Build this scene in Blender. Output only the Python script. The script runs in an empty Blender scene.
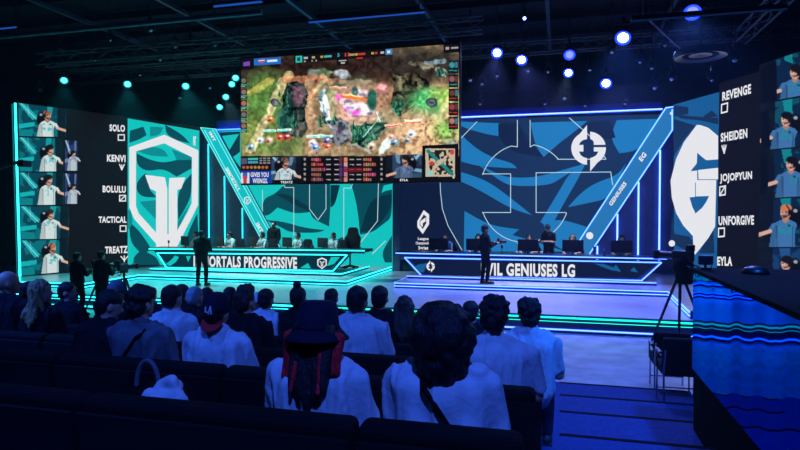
import bpy, bmesh, math, random
import numpy as np
from mathutils import Vector, Matrix, noise
random.seed(7)
C = bpy.context.scene.collection
SC = bpy.context.scene
R = math.radians

# ------------------------------------------------------------------ helpers
def lin(c):
    return tuple((x/255/12.92 if x/255 <= .04045 else ((x/255+.055)/1.055)**2.4) for x in c)

def mat(name, rgb, rough=.6, metal=0., var=.15, scale=8., bump=0., bscale=40., spec=.5, stretch=(1,1,1)):
    """principled surface whose colour is broken up by a noise texture"""
    m = bpy.data.materials.new(name); m.use_nodes = True
    nt = m.node_tree; b = nt.nodes['Principled BSDF']
    l = lin(rgb)
    tc = nt.nodes.new('ShaderNodeTexCoord'); mp = nt.nodes.new('ShaderNodeMapping')
    mp.inputs['Scale'].default_value = stretch
    nt.links.new(tc.outputs['Object'], mp.inputs['Vector'])
    n = nt.nodes.new('ShaderNodeTexNoise'); n.inputs['Scale'].default_value = scale; n.inputs['Detail'].default_value = 4
    nt.links.new(mp.outputs['Vector'], n.inputs['Vector'])
    r = nt.nodes.new('ShaderNodeValToRGB')
    r.color_ramp.elements[0].position = .3; r.color_ramp.elements[1].position = .7
    r.color_ramp.elements[0].color = tuple(x*(1-var) for x in l)+(1,)
    r.color_ramp.elements[1].color = tuple(min(1, x*(1+var)) for x in l)+(1,)
    nt.links.new(n.outputs['Fac'], r.inputs['Fac']); nt.links.new(r.outputs['Color'], b.inputs['Base Color'])
    b.inputs['Roughness'].default_value = rough; b.inputs['Metallic'].default_value = metal
    b.inputs['Specular IOR Level'].default_value = spec
    if bump:
        n2 = nt.nodes.new('ShaderNodeTexNoise'); n2.inputs['Scale'].default_value = bscale; n2.inputs['Detail'].default_value = 3
        nt.links.new(mp.outputs['Vector'], n2.inputs['Vector'])
        bp = nt.nodes.new('ShaderNodeBump'); bp.inputs['Strength'].default_value = bump; bp.inputs['Distance'].default_value = .02
        nt.links.new(n2.outputs['Fac'], bp.inputs['Height']); nt.links.new(bp.outputs['Normal'], b.inputs['Normal'])
    return m

def emit(name, rgb, strength=1., sample=True):
    m = bpy.data.materials.new(name); m.use_nodes = True
    nt = m.node_tree; nt.nodes.remove(nt.nodes['Principled BSDF'])
    e = nt.nodes.new('ShaderNodeEmission'); e.inputs['Color'].default_value = lin(rgb)+(1,); e.inputs['Strength'].default_value = strength
    nt.links.new(e.outputs[0], nt.nodes['Material Output'].inputs['Surface'])
    if not sample: m.cycles.emission_sampling = 'NONE'
    return m

def emit_attr(name, strength=1.):
    m = emit(name, (255,255,255), strength, False)
    nt = m.node_tree; a = nt.nodes.new('ShaderNodeAttribute'); a.attribute_name = 'Col'
    nt.links.new(a.outputs['Color'], nt.nodes['Emission'].inputs['Color'])
    return m

def tag(o, label=None, cat=None, group=None, kind=None):
    if label: o['label'] = label
    if cat: o['category'] = cat
    if group: o['group'] = group
    if kind: o['kind'] = kind
    return o

def empty(name, loc=(0,0,0), rz=0, parent=None):
    o = bpy.data.objects.new(name, None); C.objects.link(o); o.empty_display_size = .1
    o.location = loc; o.rotation_euler = (0,0,rz)
    if parent: o.parent = parent
    return o

def link_mesh(name, me, m=None, parent=None, smooth=False):
    o = bpy.data.objects.new(name, me); C.objects.link(o)
    if m is not None:
        for q in (m if isinstance(m, (list,tuple)) else [m]): me.materials.append(q)
    if parent: o.parent = parent
    if smooth: me.polygons.foreach_set('use_smooth', [True]*len(me.polygons))
    return o

def obj(name, bm, m=None, parent=None, smooth=False):
    me = bpy.data.meshes.new(name); bm.to_mesh(me); bm.free()
    return link_mesh(name, me, m, parent, smooth)

def NB(): return bmesh.new()

def box(bm, c, s, rot=None, bev=0., mi=0):
    M = Matrix.Translation(c) @ (rot.to_4x4() if rot is not None else Matrix()) @ Matrix.Diagonal((s[0],s[1],s[2],1))
    r = bmesh.ops.create_cube(bm, size=1, matrix=M)
    fs = {f for v in r['verts'] for f in v.link_faces}
    for f in fs: f.material_index = mi
    if bev:
        es = list({e for v in r['verts'] for e in v.link_edges})
        bmesh.ops.bevel(bm, geom=es, offset=bev, segments=3, affect='EDGES', profile=.5)

def ell(bm, c, r, rot=None, seg=20):
    M = Matrix.Translation(c) @ (rot.to_4x4() if rot is not None else Matrix()) @ Matrix.Diagonal((r[0],r[1],r[2],1))
    bmesh.ops.create_uvsphere(bm, u_segments=seg, v_segments=max(8,seg*2//3), radius=1, matrix=M)

def cone(bm, p1, p2, r1, r2, seg=12, caps=True):
    p1, p2 = Vector(p1), Vector(p2); d = p2-p1
    if d.length < 1e-6: return
    M = Matrix.Translation((p1+p2)/2) @ d.to_track_quat('Z','Y').to_matrix().to_4x4()
    bmesh.ops.create_cone(bm, cap_ends=caps, segments=seg, radius1=r1, radius2=r2, depth=d.length, matrix=M)

def cap(bm, p1, p2, r1, r2, seg=14):
    cone(bm, p1, p2, r1, r2, seg); ell(bm, p1, (r1,)*3, seg=seg); ell(bm, p2, (r2,)*3, seg=seg)

def tube(bm, pts, r, seg=8):
    for a, b in zip(pts, pts[1:]): cone(bm, a, b, r, r, seg)
    for p in pts[1:-1]: ell(bm, p, (r,)*3, seg=seg)

def lathe(bm, prof, seg=32, M=None):
    """profile of (radius, z) turned about z"""
    M = M or Matrix(); rings = []
    for r, z in prof:
        if r < 1e-5: rings.append([bm.verts.new(M @ Vector((0,0,z)))])
        else: rings.append([bm.verts.new(M @ Vector((r*math.cos(2*math.pi*i/seg), r*math.sin(2*math.pi*i/seg), z))) for i in range(seg)])
    for a, b in zip(rings, rings[1:]):
        for i in range(seg):
            j = (i+1) % seg
            q = [a[i % len(a)], a[j % len(a)], b[j % len(b)], b[i % len(b)]]
            q = list(dict.fromkeys(q))
            if len(q) > 2: bm.faces.new(q)

def prism(bm, pts, back, mi=0):
    """solid from a planar outline (world points) pushed along a vector"""
    f = [bm.verts.new(p) for p in pts]; b = [bm.verts.new(Vector(p)+back) for p in pts]
    fs = [bm.faces.new(f), bm.faces.new(b[::-1])]
    n = len(f)
    for i in range(n): fs.append(bm.faces.new([f[i], b[i], b[(i+1)%n], f[(i+1)%n]]))
    for q in fs: q.material_index = mi
    bmesh.ops.recalc_face_normals(bm, faces=fs)

# ------------------------------------------------------------------ camera
CAM = Vector((0,0,2.65)); F = 600.
cd = bpy.data.cameras.new('camera'); cam = bpy.data.objects.new('camera', cd); C.objects.link(cam)
cam.location = CAM; cam.rotation_euler = (R(90-1.2412), 0, R(15)); cd.lens = 27; cd.sensor_width = 36
cd.clip_end = 200; SC.camera = cam
CR = cam.rotation_euler.to_matrix()
def ray(px, py): return CR @ Vector(((px-400)/F, (225-py)/F, -1))
class Plane:
    def __init__(s, p0, n):
        s.p0 = Vector(p0); s.n = Vector(n).normalized()
        if s.n.dot(CAM-s.p0) < 0: s.n = -s.n
    def at(s, px, py, off=0.):
        d = ray(px, py); p = s.p0 + s.n*off
        return CAM + d*((p-CAM).dot(s.n)/d.dot(s.n))
def PV(v): return Plane((0,v,0),(0,1,0))
def onv(px, py, v): return PV(v).at(px, py)
def onz(px, py, z): return Plane((0,0,z),(0,0,1)).at(px, py)
def ground(px, v):
    """room position of an image column at forward distance v"""
    t = (px-400)/F; D = v/(math.cos(R(15))+t*math.sin(R(15)))
    return D*(t*math.cos(R(15))-math.sin(R(15))), v, D

# ------------------------------------------------------------------ flat graphics on a screen
def soften(pts):
    """round the gentle bends of an outline and keep its sharp tips"""
    for _ in range(3):
        out = []; n = len(pts)
        for i in range(n):
            p, q, r = Vector(pts[i-1]), Vector(pts[i]), Vector(pts[(i+1)%n])
            if (p-q).length > .3 and (r-q).length > .3 and (p-q).angle(r-q) > R(122): out += [q.lerp(p,.25), q.lerp(r,.25)]
            else: out.append(q)
        pts = [tuple(v) for v in out]
    return pts
def polys(name, lst, plane, off, m, parent):
    """graphic made of filled outlines lying on a screen surface"""
    bm = NB()
    for i, pts in enumerate(lst):
        mi = 0
        if isinstance(pts, tuple): mi, pts = pts
        if name == 'pattern': pts = soften(pts)
        vs = [bm.verts.new(plane.at(x, y, off + .0004*i)) for x, y in pts]
        f = bm.faces.new(vs); f.material_index = mi
        f.normal_update()
        if f.normal.dot(plane.n) < 0: f.normal_flip()
    return obj(name, bm, m, parent)

def lines(name, lst, plane, off, w, m, parent):
    """thin drawn lines; w is the width in metres"""
    bm = NB()
    for pts in lst:
        P = [plane.at(x, y, off) for x, y in pts]
        for a, b in zip(P, P[1:]):
            d = (b-a).normalized(); s = d.cross(plane.n)*w/2; e = d*w/2
            bm.faces.new([bm.verts.new(q) for q in (a-e-s, b+e-s, b+e+s, a-e+s)])
    return obj(name, bm, m, parent)

def bars(name, a, b, r, m, parent, seg=8):
    bm = NB(); cone(bm, a, b, r, r, seg); return obj(name, bm, m, parent)

_tc = {}
def glyphs(s, off=.03):
    if (s,off) in _tc: return _tc[(s,off)]
    cu = bpy.data.curves.new('text','FONT'); cu.body = s; cu.offset = off; cu.resolution_u = 3; cu.space_character = 1.1
    o = bpy.data.objects.new('text', cu); C.objects.link(o)
    dg = bpy.context.evaluated_depsgraph_get(); dg.update()
    me = bpy.data.meshes.new_from_object(o.evaluated_get(dg))
    V = [v.co.copy() for v in me.vertices]; Fc = [list(p.vertices) for p in me.polygons]
    bpy.data.objects.remove(o); bpy.data.curves.remove(cu); bpy.data.meshes.remove(me)
    x0 = min(v.x for v in V); x1 = max(v.x for v in V); y0 = min(v.y for v in V); y1 = max(v.y for v in V)
    V = [((v.x-x0)/(x1-x0), (v.y-y0)/(y1-y0)) for v in V]
    _tc[(s,off)] = (V, Fc); return V, Fc

def text(s, quad, plane, off, m, parent, name='lettering', bold=.042):
    """lettering fitted to a box given as top-left, top-right, bottom-right, bottom-left"""
    V, Fc = glyphs(s, bold); tl, tr, br, bl = [Vector(q) for q in quad]
    me = bpy.data.meshes.new(name)
    P = []
    for u, v in V:
        q = bl.lerp(br, u).lerp(tl.lerp(tr, u), v); P.append(plane.at(q.x, q.y, off))
    me.from_pydata(P, [], Fc); me.update()
    if len(me.polygons) and sum((p.normal for p in me.polygons), Vector()).dot(plane.n) < 0: me.flip_normals()
    return link_mesh(name, me, m, parent)

class Canvas:
    """a picture shown on a screen, drawn as coloured cells"""
    def __init__(s, corners, nx, ny, seed=0):
        s.c = [Vector(q) for q in corners]; s.nx, s.ny = nx, ny
        uu, vv = np.meshgrid(np.linspace(0,1,nx), np.linspace(0,1,ny))
        s.u, s.v = uu, vv
        tl, tr, br, bl = s.c
        s.X = (tl.x*(1-uu)+tr.x*uu)*(1-vv)+(bl.x*(1-uu)+br.x*uu)*vv
        s.Y = (tl.y*(1-uu)+tr.y*uu)*(1-vv)+(bl.y*(1-uu)+br.y*uu)*vv
        s.I = np.zeros((ny,nx,3)); s.rng = np.random.default_rng(seed)
    def noise(s, cell, octs=3):
        out = np.zeros_like(s.X); a = 1.; tot = 0
        for _ in range(octs):
            gx = (s.X-s.X.min())/cell; gy = (s.Y-s.Y.min())/cell
            G = s.rng.random((int(gy.max())+3, int(gx.max())+3))
            ix, iy = gx.astype(int), gy.astype(int); fx, fy = gx-ix, gy-iy
            fx, fy = fx*fx*(3-2*fx), fy*fy*(3-2*fy)
            out += a*((G[iy,ix]*(1-fx)+G[iy,ix+1]*fx)*(1-fy)+(G[iy+1,ix]*(1-fx)+G[iy+1,ix+1]*fx)*fy)
            tot += a; a *= .55; cell /= 2
        return out/tot
    def mix(s, m, col, a=1.):
        m = (np.clip(m,0,1)*a)[...,None]; s.I = s.I*(1-m)+np.array(col,float)*m
    def ell(s, cx, cy, rx, ry, col, a=1., soft=.25, rot=0.):
        dx, dy = s.X-cx, s.Y-cy; c, n = math.cos(R(rot)), math.sin(R(rot))
        d = np.sqrt(((dx*c+dy*n)/rx)**2+((-dx*n+dy*c)/ry)**2)
        s.mix((1+soft-d)/(2*soft+1e-6), col, a)
    def poly(s, pts, col, a=1., tex=None):
        ins = np.zeros(s.X.shape, bool); n = len(pts)
        for i in range(n):
            (x1,y1), (x2,y2) = pts[i], pts[(i+1)%n]
            if y1 == y2: continue
            c = ((y1 > s.Y) != (y2 > s.Y)) & (s.X < (x2-x1)*(s.Y-y1)/(y2-y1)+x1); ins ^= c
        s.mix(ins.astype(float), col, a if tex is None else a*tex)
    def rect(s, x0, y0, x1, y1, col, a=1.): s.poly([(x0,y0),(x1,y0),(x1,y1),(x0,y1)], col, a)
    def line(s, x0, y0, x1, y1, w, col, a=1.):
        dx, dy = x1-x0, y1-y0; L = math.hypot(dx,dy)
        t = np.clip(((s.X-x0)*dx+(s.Y-y0)*dy)/(L*L),0,1)
        d = np.hypot(s.X-x0-t*dx, s.Y-y0-t*dy); s.mix((w/2-d)/.35+.5, col, a)
    def build(s, name, plane, off, m, parent):
        nx, ny = s.nx, s.ny; P = []
        for x, y in zip(s.X.ravel(), s.Y.ravel()): P.append(plane.at(x, y, off))
        i = np.arange(nx*ny).reshape(ny,nx)
        q = np.stack([i[:-1,:-1], i[1:,:-1], i[1:,1:], i[:-1,1:]], -1).reshape(-1,4)
        me = bpy.data.meshes.new(name); me.from_pydata(P, [], q.tolist()); me.update()
        c = np.clip(s.I,0,255)/255; l = np.where(c <= .04045, c/12.92, ((c+.055)/1.055)**2.4)
        col = np.ones((nx*ny,4), np.float32); col[:,:3] = l.reshape(-1,3)
        at = me.color_attributes.new('Col','FLOAT_COLOR','POINT'); at.data.foreach_set('color', col.ravel())
        return link_mesh(name, me, m, parent)

# ------------------------------------------------------------------ materials
M = dict(
 black   = mat('black_paint', (14,15,18), .55, var=.2),
 matte   = mat('matte_black_drape', (9,10,13), .95, var=.3, bump=.3, bscale=6, spec=.1),
 metal   = mat('dark_metal', (60,64,70), .35, .9, var=.2, scale=20),
 alu     = mat('truss_aluminium', (84,92,100), .5, .6, var=.2, scale=14),
 plastic = mat('black_plastic', (18,19,22), .4, var=.15),
 deck    = mat('stage_deck_vinyl', (176,178,186), .28, var=.12, scale=1.5, bump=.08, bscale=5, spec=.6),
 riser   = mat('riser_paint', (44,58,104), .35, var=.1),
 concrete= mat('polished_concrete', (150,152,160), .3, var=.35, scale=2.2, bump=.1, bscale=9, spec=.5),
 carpet  = mat('aisle_carpet', (62,74,128), .95, var=.2, scale=30, bump=.35, bscale=220, spec=.1),
 ceilm   = mat('ceiling_paint', (30,32,38), .9, var=.3, scale=.8, spec=.1),
 seat    = mat('seat_fabric', (9,10,13), .85, var=.25, scale=25, bump=.3, bscale=300, spec=.2),
 seatback= mat('seat_shell', (6,7,9), .6, var=.2, scale=12),
 navy    = mat('navy_bay_panel', (70,80,110), .5, var=.15, scale=2),
 skin    = mat('skin', (196,150,126), .5, var=.08, scale=12),
 skin2   = mat('skin_tan', (150,106,82), .5, var=.08, scale=12),
 hairk   = mat('hair_black', (11,10,12), .6, var=.4, scale=60, bump=.6, bscale=120, stretch=(1,1,.15)),
 hairb   = mat('hair_brown', (52,36,28), .6, var=.4, scale=60, bump=.6, bscale=120, stretch=(1,1,.15)),
 hairy   = mat('hair_blond', (150,118,74), .6, var=.35, scale=60, bump=.6, bscale=120, stretch=(1,1,.15)),
 hairg   = mat('hair_grey', (150,150,152), .6, var=.3, scale=60, bump=.6, bscale=120, stretch=(1,1,.15)),
 hairr   = mat('hair_red_dyed', (235,14,34), .6, var=.35, scale=60, bump=.6, bscale=120, stretch=(1,1,.15)),
 white   = mat('white_cotton', (205,206,212), .85, var=.06, scale=14, bump=.25, bscale=30, spec=.15),
 grey    = mat('grey_cotton', (98,100,108), .85, var=.1, scale=14, bump=.25, bscale=30, spec=.15),
 dark    = mat('black_cotton', (24,24,30), .9, var=.2, scale=14, bump=.3, bscale=30, spec=.15),
 denim   = mat('dark_denim', (30,36,58), .9, var=.2, scale=40, bump=.3, bscale=200, spec=.15),
 navyc   = mat('navy_cotton', (20,26,44), .85, var=.15, scale=14, bump=.25, bscale=40, spec=.15),
 red     = mat('red_twill', (190,18,26), .8, var=.1, scale=60),
 teal_j  = mat('white_teal_jersey', (190,205,205), .6, var=.1, scale=7),
 blue_j  = mat('blue_jersey', (42,86,140), .6, var=.2, scale=7),
 shoe    = mat('shoe_rubber', (40,40,44), .6),
 eye     = mat('eye_white', (225,225,225), .2),
 chrome  = mat('chrome_tube', (170,172,178), .2, 1., var=.05),
 wood    = mat('dark_laminate', (26,30,38), .35, var=.1),
)
E = dict(
 white = emit('led_white', (236,238,242), .95, False),
 black = emit('led_black', (17,18,24), 1., False),
 teal  = emit('led_teal', (18,196,192), 1., False),
 tealm = emit('led_teal_mid', (12,140,146), 1., False),
 teald = emit('led_teal_dark', (8,74,88), 1., False),
 tealx = emit('led_teal_deep', (6,48,62), 1., False),
 blue  = emit('led_blue', (30,122,186), 1., False),
 bluem = emit('led_blue_mid', (24,92,150), 1., False),
 blued = emit('led_blue_dark', (22,48,84), 1., False),
 navy  = emit('led_navy', (14,26,56), 1., False),
 line  = emit('led_line', (180,214,226), 1., False),
 pic   = emit_attr('led_picture', 1.),
 s_teal= emit('strip_teal', (40,230,232), 4.),
 s_blue= emit('strip_blue', (22,52,255), 22.),
 s_bw  = emit('strip_blue_white', (66,104,255), 6.5),
 s_grn = emit('strip_green_teal', (20,225,190), 2.2),
 s_dim = emit('strip_blue_dim', (30,90,200), .7),
 lensb = emit('lens_blue', (150,180,255), 28.),
 lensd = emit('lens_violet', (140,150,240), 1.3),
 lenst = emit('lens_teal', (60,235,232), 7.),
 halob = emit('halo_ring_blue', (14,40,255), 7.),  # blue glow imitating the halo around a lit lamp
 red   = emit('led_red', (230,70,60), 1., False),
 cyan  = emit('led_cyan', (40,180,200), 1., False),
 adblue= emit('led_ad_blue', (24,62,160), 1., False),
 phone = emit('phone_screen', (120,110,190), 1.),
)
# ------------------------------------------------------------------ the room
def struct(name, bm, m):
    return tag(obj(name, bm, m), kind='structure')
b = NB(); box(b, (-6,13,-.1), (40,36,.2)); struct('floor', b, M['concrete'])
b = NB(); box(b, (-6,13,8.85), (40,36,.1)); struct('ceiling', b, M['ceilm'])
b = NB(); box(b, (-6,31.1,4.4), (40,.2,8.8)); struct('wall_back', b, M['matte'])
b = NB(); box(b, (-26.1,13,4.4), (.2,36,8.8)); struct('wall_left', b, M['matte'])
b = NB(); box(b, (14.1,13,4.4), (.2,36,8.8)); struct('wall_right', b, M['matte'])
b = NB(); box(b, (-6,-5.1,4.4), (40,.2,8.8)); struct('wall_rear', b, M['matte'])
EDGE = lambda k: 9.05-1.15*(k-1)
for k in range(1,10):                                        # the raked seating steps, each a slab down to the floor
    b = NB(); z = .16*k; v1 = EDGE(k); v0 = EDGE(k+1) if k < 9 else -3.5
    box(b, (-7.1,(v0+v1)/2,z/2), (17.7,v1-v0,z))
    o = struct('seating_tier', b, M['carpet'])
    b = NB(); box(b, (.85,v1-.03,z-.02), (1.7,.06,.046)); obj('step_nosing', b, M['matte'], o)

# ------------------------------------------------------------------ stage floor
def slab(root, name, outline, z0, z1, m):
    b = NB(); prism(b, [Vector((x,y,z1)) for x, y in outline], Vector((0,0,z0-z1)))
    for f in b.faces: f.material_index = 0 if abs(f.normal.z) > .5 else 1
    return obj(name, b, [m, M['riser']], root)
def strip(root, a, b_, m, w=.03, name='light_strip'):
    """square LED profile between two points"""
    bm = NB(); a, b_ = Vector(a), Vector(b_); d = b_-a
    rot = d.to_track_quat('X','Z').to_matrix(); box(bm, (a+b_)/2, (d.length,w,w), rot); return obj(name, bm, m, root)

t = empty('stage_deck', (-5,13.6,0)); tag(t, 'long low front stage deck with glowing strips along its front edge', 'stage')
off = t.location
def shift(o, root):                                          # world-built child of a placed empty
    o.matrix_parent_inverse = Matrix.Translation(-root.location)
def rooted(root):
    for c in root.children: shift(c, root)
slab(t, 'deck_top', [(-17.8,13.6),(8.5,13.6),(8.5,24),(-17.8,24)], .0, .39, M['deck'])
b = NB(); box(b, (-4.65,13.585,.2), (26.3,.03,.37)); obj('fascia', b, M['riser'], t)
for u0, u1, top, low in ((-17.8,-5.6,'s_teal','s_teal'), (-5.5,8.5,'s_grn','s_bw')):
    strip(t, (u0,13.56,.335), (u1,13.56,.335), E[top], .035)
    strip(t, (u0,13.56,.25), (u1,13.56,.25), E[top], .012)
    strip(t, (u0,13.56,.075), (u1,13.56,.075), E[low], .03)
rooted(t)

def platform(label, outline, z0, z1, edges, m, w=.03, name='stage_platform', low=None):
    t = empty(name, (outline[0][0], outline[0][1], z0)); tag(t, label, 'platform')
    slab(t, 'platform_top', outline, z0, z1, M['deck'])
    for a, b_ in edges:
        A = Vector((a[0],a[1],z1-.025)); B = Vector((b_[0],b_[1],z1-.025))
        n = Vector((0,-1,0)) if abs(a[1]-b_[1]) < .2 else Vector((1 if 'teal' in label else -1,0,0))
        strip(t, A+n*.02, B+n*.02, m, w)
        if low: strip(t, A+n*.02-Vector((0,0,low)), B+n*.02-Vector((0,0,low)), m, w*.8)
    rooted(t); return t
L1 = [(-6.3,17.2),(-6.3,22.3),(-17.4,22.3),(-17.4,14.6),(-13.57,14.6),(-13.7,17.2)]
platform('teal-edged raised platform with a wing running along the left video wall', L1, .39, .56,
         [((-6.3,17.2),(-13.7,17.2)),((-6.3,17.2),(-6.3,22.2)),((-13.57,14.6),(-13.7,17.2)),((-17.4,14.6),(-13.57,14.6))], E['s_teal'], .028, low=.1)
R1 = [(-4.76,17.2),(2.78,17.2),(2.66,13.8),(7.5,13.8),(7.5,22.3),(-4.76,22.3)]
platform('blue-edged raised platform with a wing running along the right video wall', R1, .39, .56,
         [((-4.76,17.2),(2.78,17.2)),((2.78,17.2),(2.66,13.8)),((-4.76,17.2),(-4.76,22.2))], E['s_bw'], .03, low=.085)
def uv(px, v): return ground(px, v)[0]
platform('teal-edged plinth under the left team desk', [(uv(150,18.3),18.3),(uv(341,18.3),18.3),(uv(341,18.3),21.2),(uv(150,18.3),21.2)], .56, .66,
         [((uv(150,18.3),18.3),(uv(341,18.3),18.3)),((uv(341,18.3),18.3),(uv(341,18.3),21.2))], E['s_teal'], .024, 'desk_plinth')
platform('blue-edged plinth under the right team desk', [(uv(407,18.3),18.3),(uv(657,18.3),18.3),(uv(657,18.3),21.2),(uv(407,18.3),21.2)], .56, .66,
         [((uv(407,18.3),18.3),(uv(657,18.3),18.3))], E['s_bw'], .026, 'desk_plinth')

# ------------------------------------------------------------------ team desks
VD = 18.55; PD = PV(VD)
def desk(label, slab_px, trap, lines_px, msg, msg_quad, strip_m, deco, lw):
    t = empty('team_desk', onv((slab_px[0][0]+slab_px[1][0])/2, 275, VD)); tag(t, label, 'desk', 'team desks on the stage')
    t.location.z = .66
    b = NB(); back = Vector((0,.85,0))
    P = [PD.at(*q) for q in slab_px]; prism(b, [p+Vector((0,-.06,0)) for p in P], back); obj('tabletop', b, M['wood'], t)
    P = [PD.at(*q) for q in trap]
    for p in P[2:]: p.z = max(p.z, .66)
    b = NB(); prism(b, P, back*.25); obj('desk_body', b, M['navy'], t)
    scr = PV(VD-.012)
    cx = sum(q[0] for q in trap)/4; cy = sum(q[1] for q in trap)/4
    inner = [(cx+(x-cx)*.955, cy+(y-cy)*.74) for x, y in trap]
    polys('front_screen', [inner]+[(1,q) for q in deco[2]], scr, .001, [deco[0],deco[1]], t)
    for a, b_ in lines_px:
        strip(t, PV(VD-.03).at(*a), PV(VD-.03).at(*b_), strip_m, lw)
    a, b_ = slab_px[3], slab_px[2]
    strip(t, PV(VD-.075).at(a[0]+1,a[1]-1.7), PV(VD-.075).at(b_[0]-1,b_[1]-1.7), strip_m, lw)
    text(msg, msg_quad, scr, .01, E['white'], t)
    return t, scr
tl, scrL = desk('teal-lit long desk on the left of the stage with white lettering on its front',
    [(148,247.6),(365.5,249.6),(365.5,252.4),(148,250.6)], [(154,250.8),(351,252.8),(333.5,271.5),(166,268.2)],
    [((157,253),(347,255)),((347,255),(333,271)),((157,253),(166.5,267.6)),((166.5,267.6),(333,271))],
    'IMMORTALS PROGRESSIVE', [(193.5,255.6),(297,257),(297,269),(193.5,266.8)], E['s_teal'],
    (E['tealx'], E['teal'], [[(166,264),(172,259),(175,255.5),(179,257),(176,262),(170,266)],[(331,257),(340,257),(334,264),(327,266)],[(300,268),(308,263),(311,268.5)],[(186,256),(191,256),(188,262)]]), .03)
tr, scrR = desk('blue-lit long desk on the right of the stage with white lettering on its front',
    [(394.5,251.6),(668,257.4),(668,260.6),(394.5,254.8)], [(403,256),(664,261.6),(642,281.2),(420.5,276.3)],
    [((404.5,257.6),(661.5,262.6)),((661.5,262.6),(641.5,280.6)),((404.5,257.6),(421.5,275.6)),((421.5,275.6),(641.5,280.6))],
    'EVIL GENIUSES LG', [(481,262.7),(575,264.2),(575,277.3),(481,275.6)], E['s_bw'],
    (E['navy'], E['bluem'], [[(412,268),(418,264.5),(427,263),(424,272),(416,272)],[(594,263.5),(604,264),(620,270),(612,270.5),(600,266)],[(611,270),(616,264.5),(621,272)],[(630,271),(634,267),(638,272.5)]]), .032)
# the round crest used by the right team, given as unit outlines (x right, y down, circle of radius 1)
def arc(cx, cy, r, a0, a1, n=20): return [(cx+r*math.cos(R(a0+(a1-a0)*i/n)), cy+r*math.sin(R(a0+(a1-a0)*i/n))) for i in range(n+1)]
def crest_outlines():
    lh = [(-.1,-1.38)]+arc(0,0,1,250,97,24)[1:]+[(-.1,.3),(-.1,.28),(-.52,.28),(-.4,.5),(-.1,.62)][:0]
    left = [(-.09,-1.4),(-.09,-.55)]+[(-.3,-.5),(-.48,-.36),(-.56,-.2),(-.3,-.2),(-.3,.2),(-.56,.2),(-.45,.42),(-.28,.55),(-.09,.6),(-.09,1.0)]+arc(0,0,1,97,238,24)
    right = [(.09,1.4),(.09,.2),(.5,.2),(.38,.42),(.3,.5),(.2,.55),(.2,.6),(.09,.62)][:0]
    right = [(.09,-1.0)]+arc(0,0,1,-85,-12,14)+[(.3,-.2),(.3,-.36),(.22,-.5),(.09,-.56)]
    right2 = [(.3,-.06),(1.0,-.06)]+arc(0,0,1,-3,58,14)+[(.09,1.4),(.09,.6),(.3,.52),(.46,.4),(.56,.2),(.3,.2)]
    bar = [(-.22,-.5),(.22,-.5),(.22,.5),(-.22,.5)]
    return left, right, right2
def place_outline(o, cx, cy, rx, ry): return [(cx+x*rx, cy+y*ry) for x, y in o]
for o_, c_ in ((tr,(430.6,266.4,4.2,4.3)),):
    polys('emblem', [place_outline(q, *c_) for q in crest_outlines()], scrR, .01, E['white'], o_)
def shield(cx, cy, w, h):
    o = [(0,-1),(.92,-.62),(.92,.35),(0,1.05),(-.92,.35),(-.92,-.62)]; i = [(x*.74, y*.76+.02) for x, y in o]
    S = lambda L: [(cx+x*w, cy+y*h) for x, y in L]
    ring = [S([o[k], o[(k+1)%6], i[(k+1)%6], i[k]]) for k in range(6)]
    ring += [S([(-.5,-.35),(-.12,-.28),(-.06,-.05),(-.06,.75),(-.22,.5),(-.22,-.1),(-.42,-.12)]), S([(.5,-.35),(.12,-.28),(.06,-.05),(.06,.75),(.22,.5),(.22,-.1),(.42,-.12)])]
    return ring
polys('emblem', shield(322,263.2,5.2,5.8), scrL, .01, E['white'], tl)
rooted(tl); rooted(tr)

# ------------------------------------------------------------------ video walls
def wall_screen(label, plane, px, m, name='video_wall', depth=.12):
    P = [plane.at(*q) for q in px]
    t = empty(name, (sum((p for p in P), Vector())/len(P)).to_tuple()[:2]+(min(p.z for p in P),)); tag(t, label, 'screen')
    b = NB(); prism(b, P, -plane.n*depth); obj('panel', b, m, t); return t
PW = PV(22.2)
# left team's wall behind the desk
w = wall_screen('teal patterned video wall behind the left desk, under the hanging screen', PW, [(201,132.5),(393.5,122),(393.5,268),(201,262)], E['teal'])
X = lambda L: [(200+x/4, 170+y/4) for x, y in L]             # corner-crop coordinates to photograph pixels
polys('pattern', [X(L) for L in (
    [(250,135),(262,110),(300,96),(345,50),(470,45),(520,48),(522,150),(516,226),(450,195),(440,168),(380,176),(310,150),(272,185),(235,180)],
    [(600,45),(735,45),(768,40),(768,55),(735,62),(726,92),(738,84),(768,78),(768,190),(735,215),(690,250),(640,258),(632,170),(618,100)],
    [(262,200),(330,205),(420,232),(500,240),(470,252),(360,250),(330,232)],
    [(505,330),(540,280),(585,262),(640,300),(660,335)],[(725,330),(768,262),(768,370),(740,370)])], PW, .006, E['teald'], w)
polys('pattern', [X(L) for L in ([(300,96),(345,92),(440,150),(440,168),(380,140)],[(690,110),(768,95),(768,150),(700,240),(640,250),(660,180)],
    [(522,60),(560,60),(540,140),(522,150)])], PW, .010, E['tealx'], w)
polys('pattern', [[(218,132.5),(240,131.5),(240,182),(262,236),(240,200),(219,150)]], PW, .008, E['tealx'], w)
polys('pattern', [[(222,136),(239,134),(229.5,150)],[(233,157),(240,152),(240,167)],[(240,176),(262,190),(262,215)]], PW, .012, E['teal'], w)
lines('outline_drawing', [X(L) for L in ([(330,50),(340,70),(375,70),(375,262)],[(438,45),(438,156),(472,200),(504,156),(504,45)],
    [(612,50),(604,72),(575,72),(575,320)],[(714,45),(710,204),(622,316)],[(250,80),(250,215)],[(742,284),(690,335)])], PW, .014, .03, E['line'], w)
rooted(w)
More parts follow.
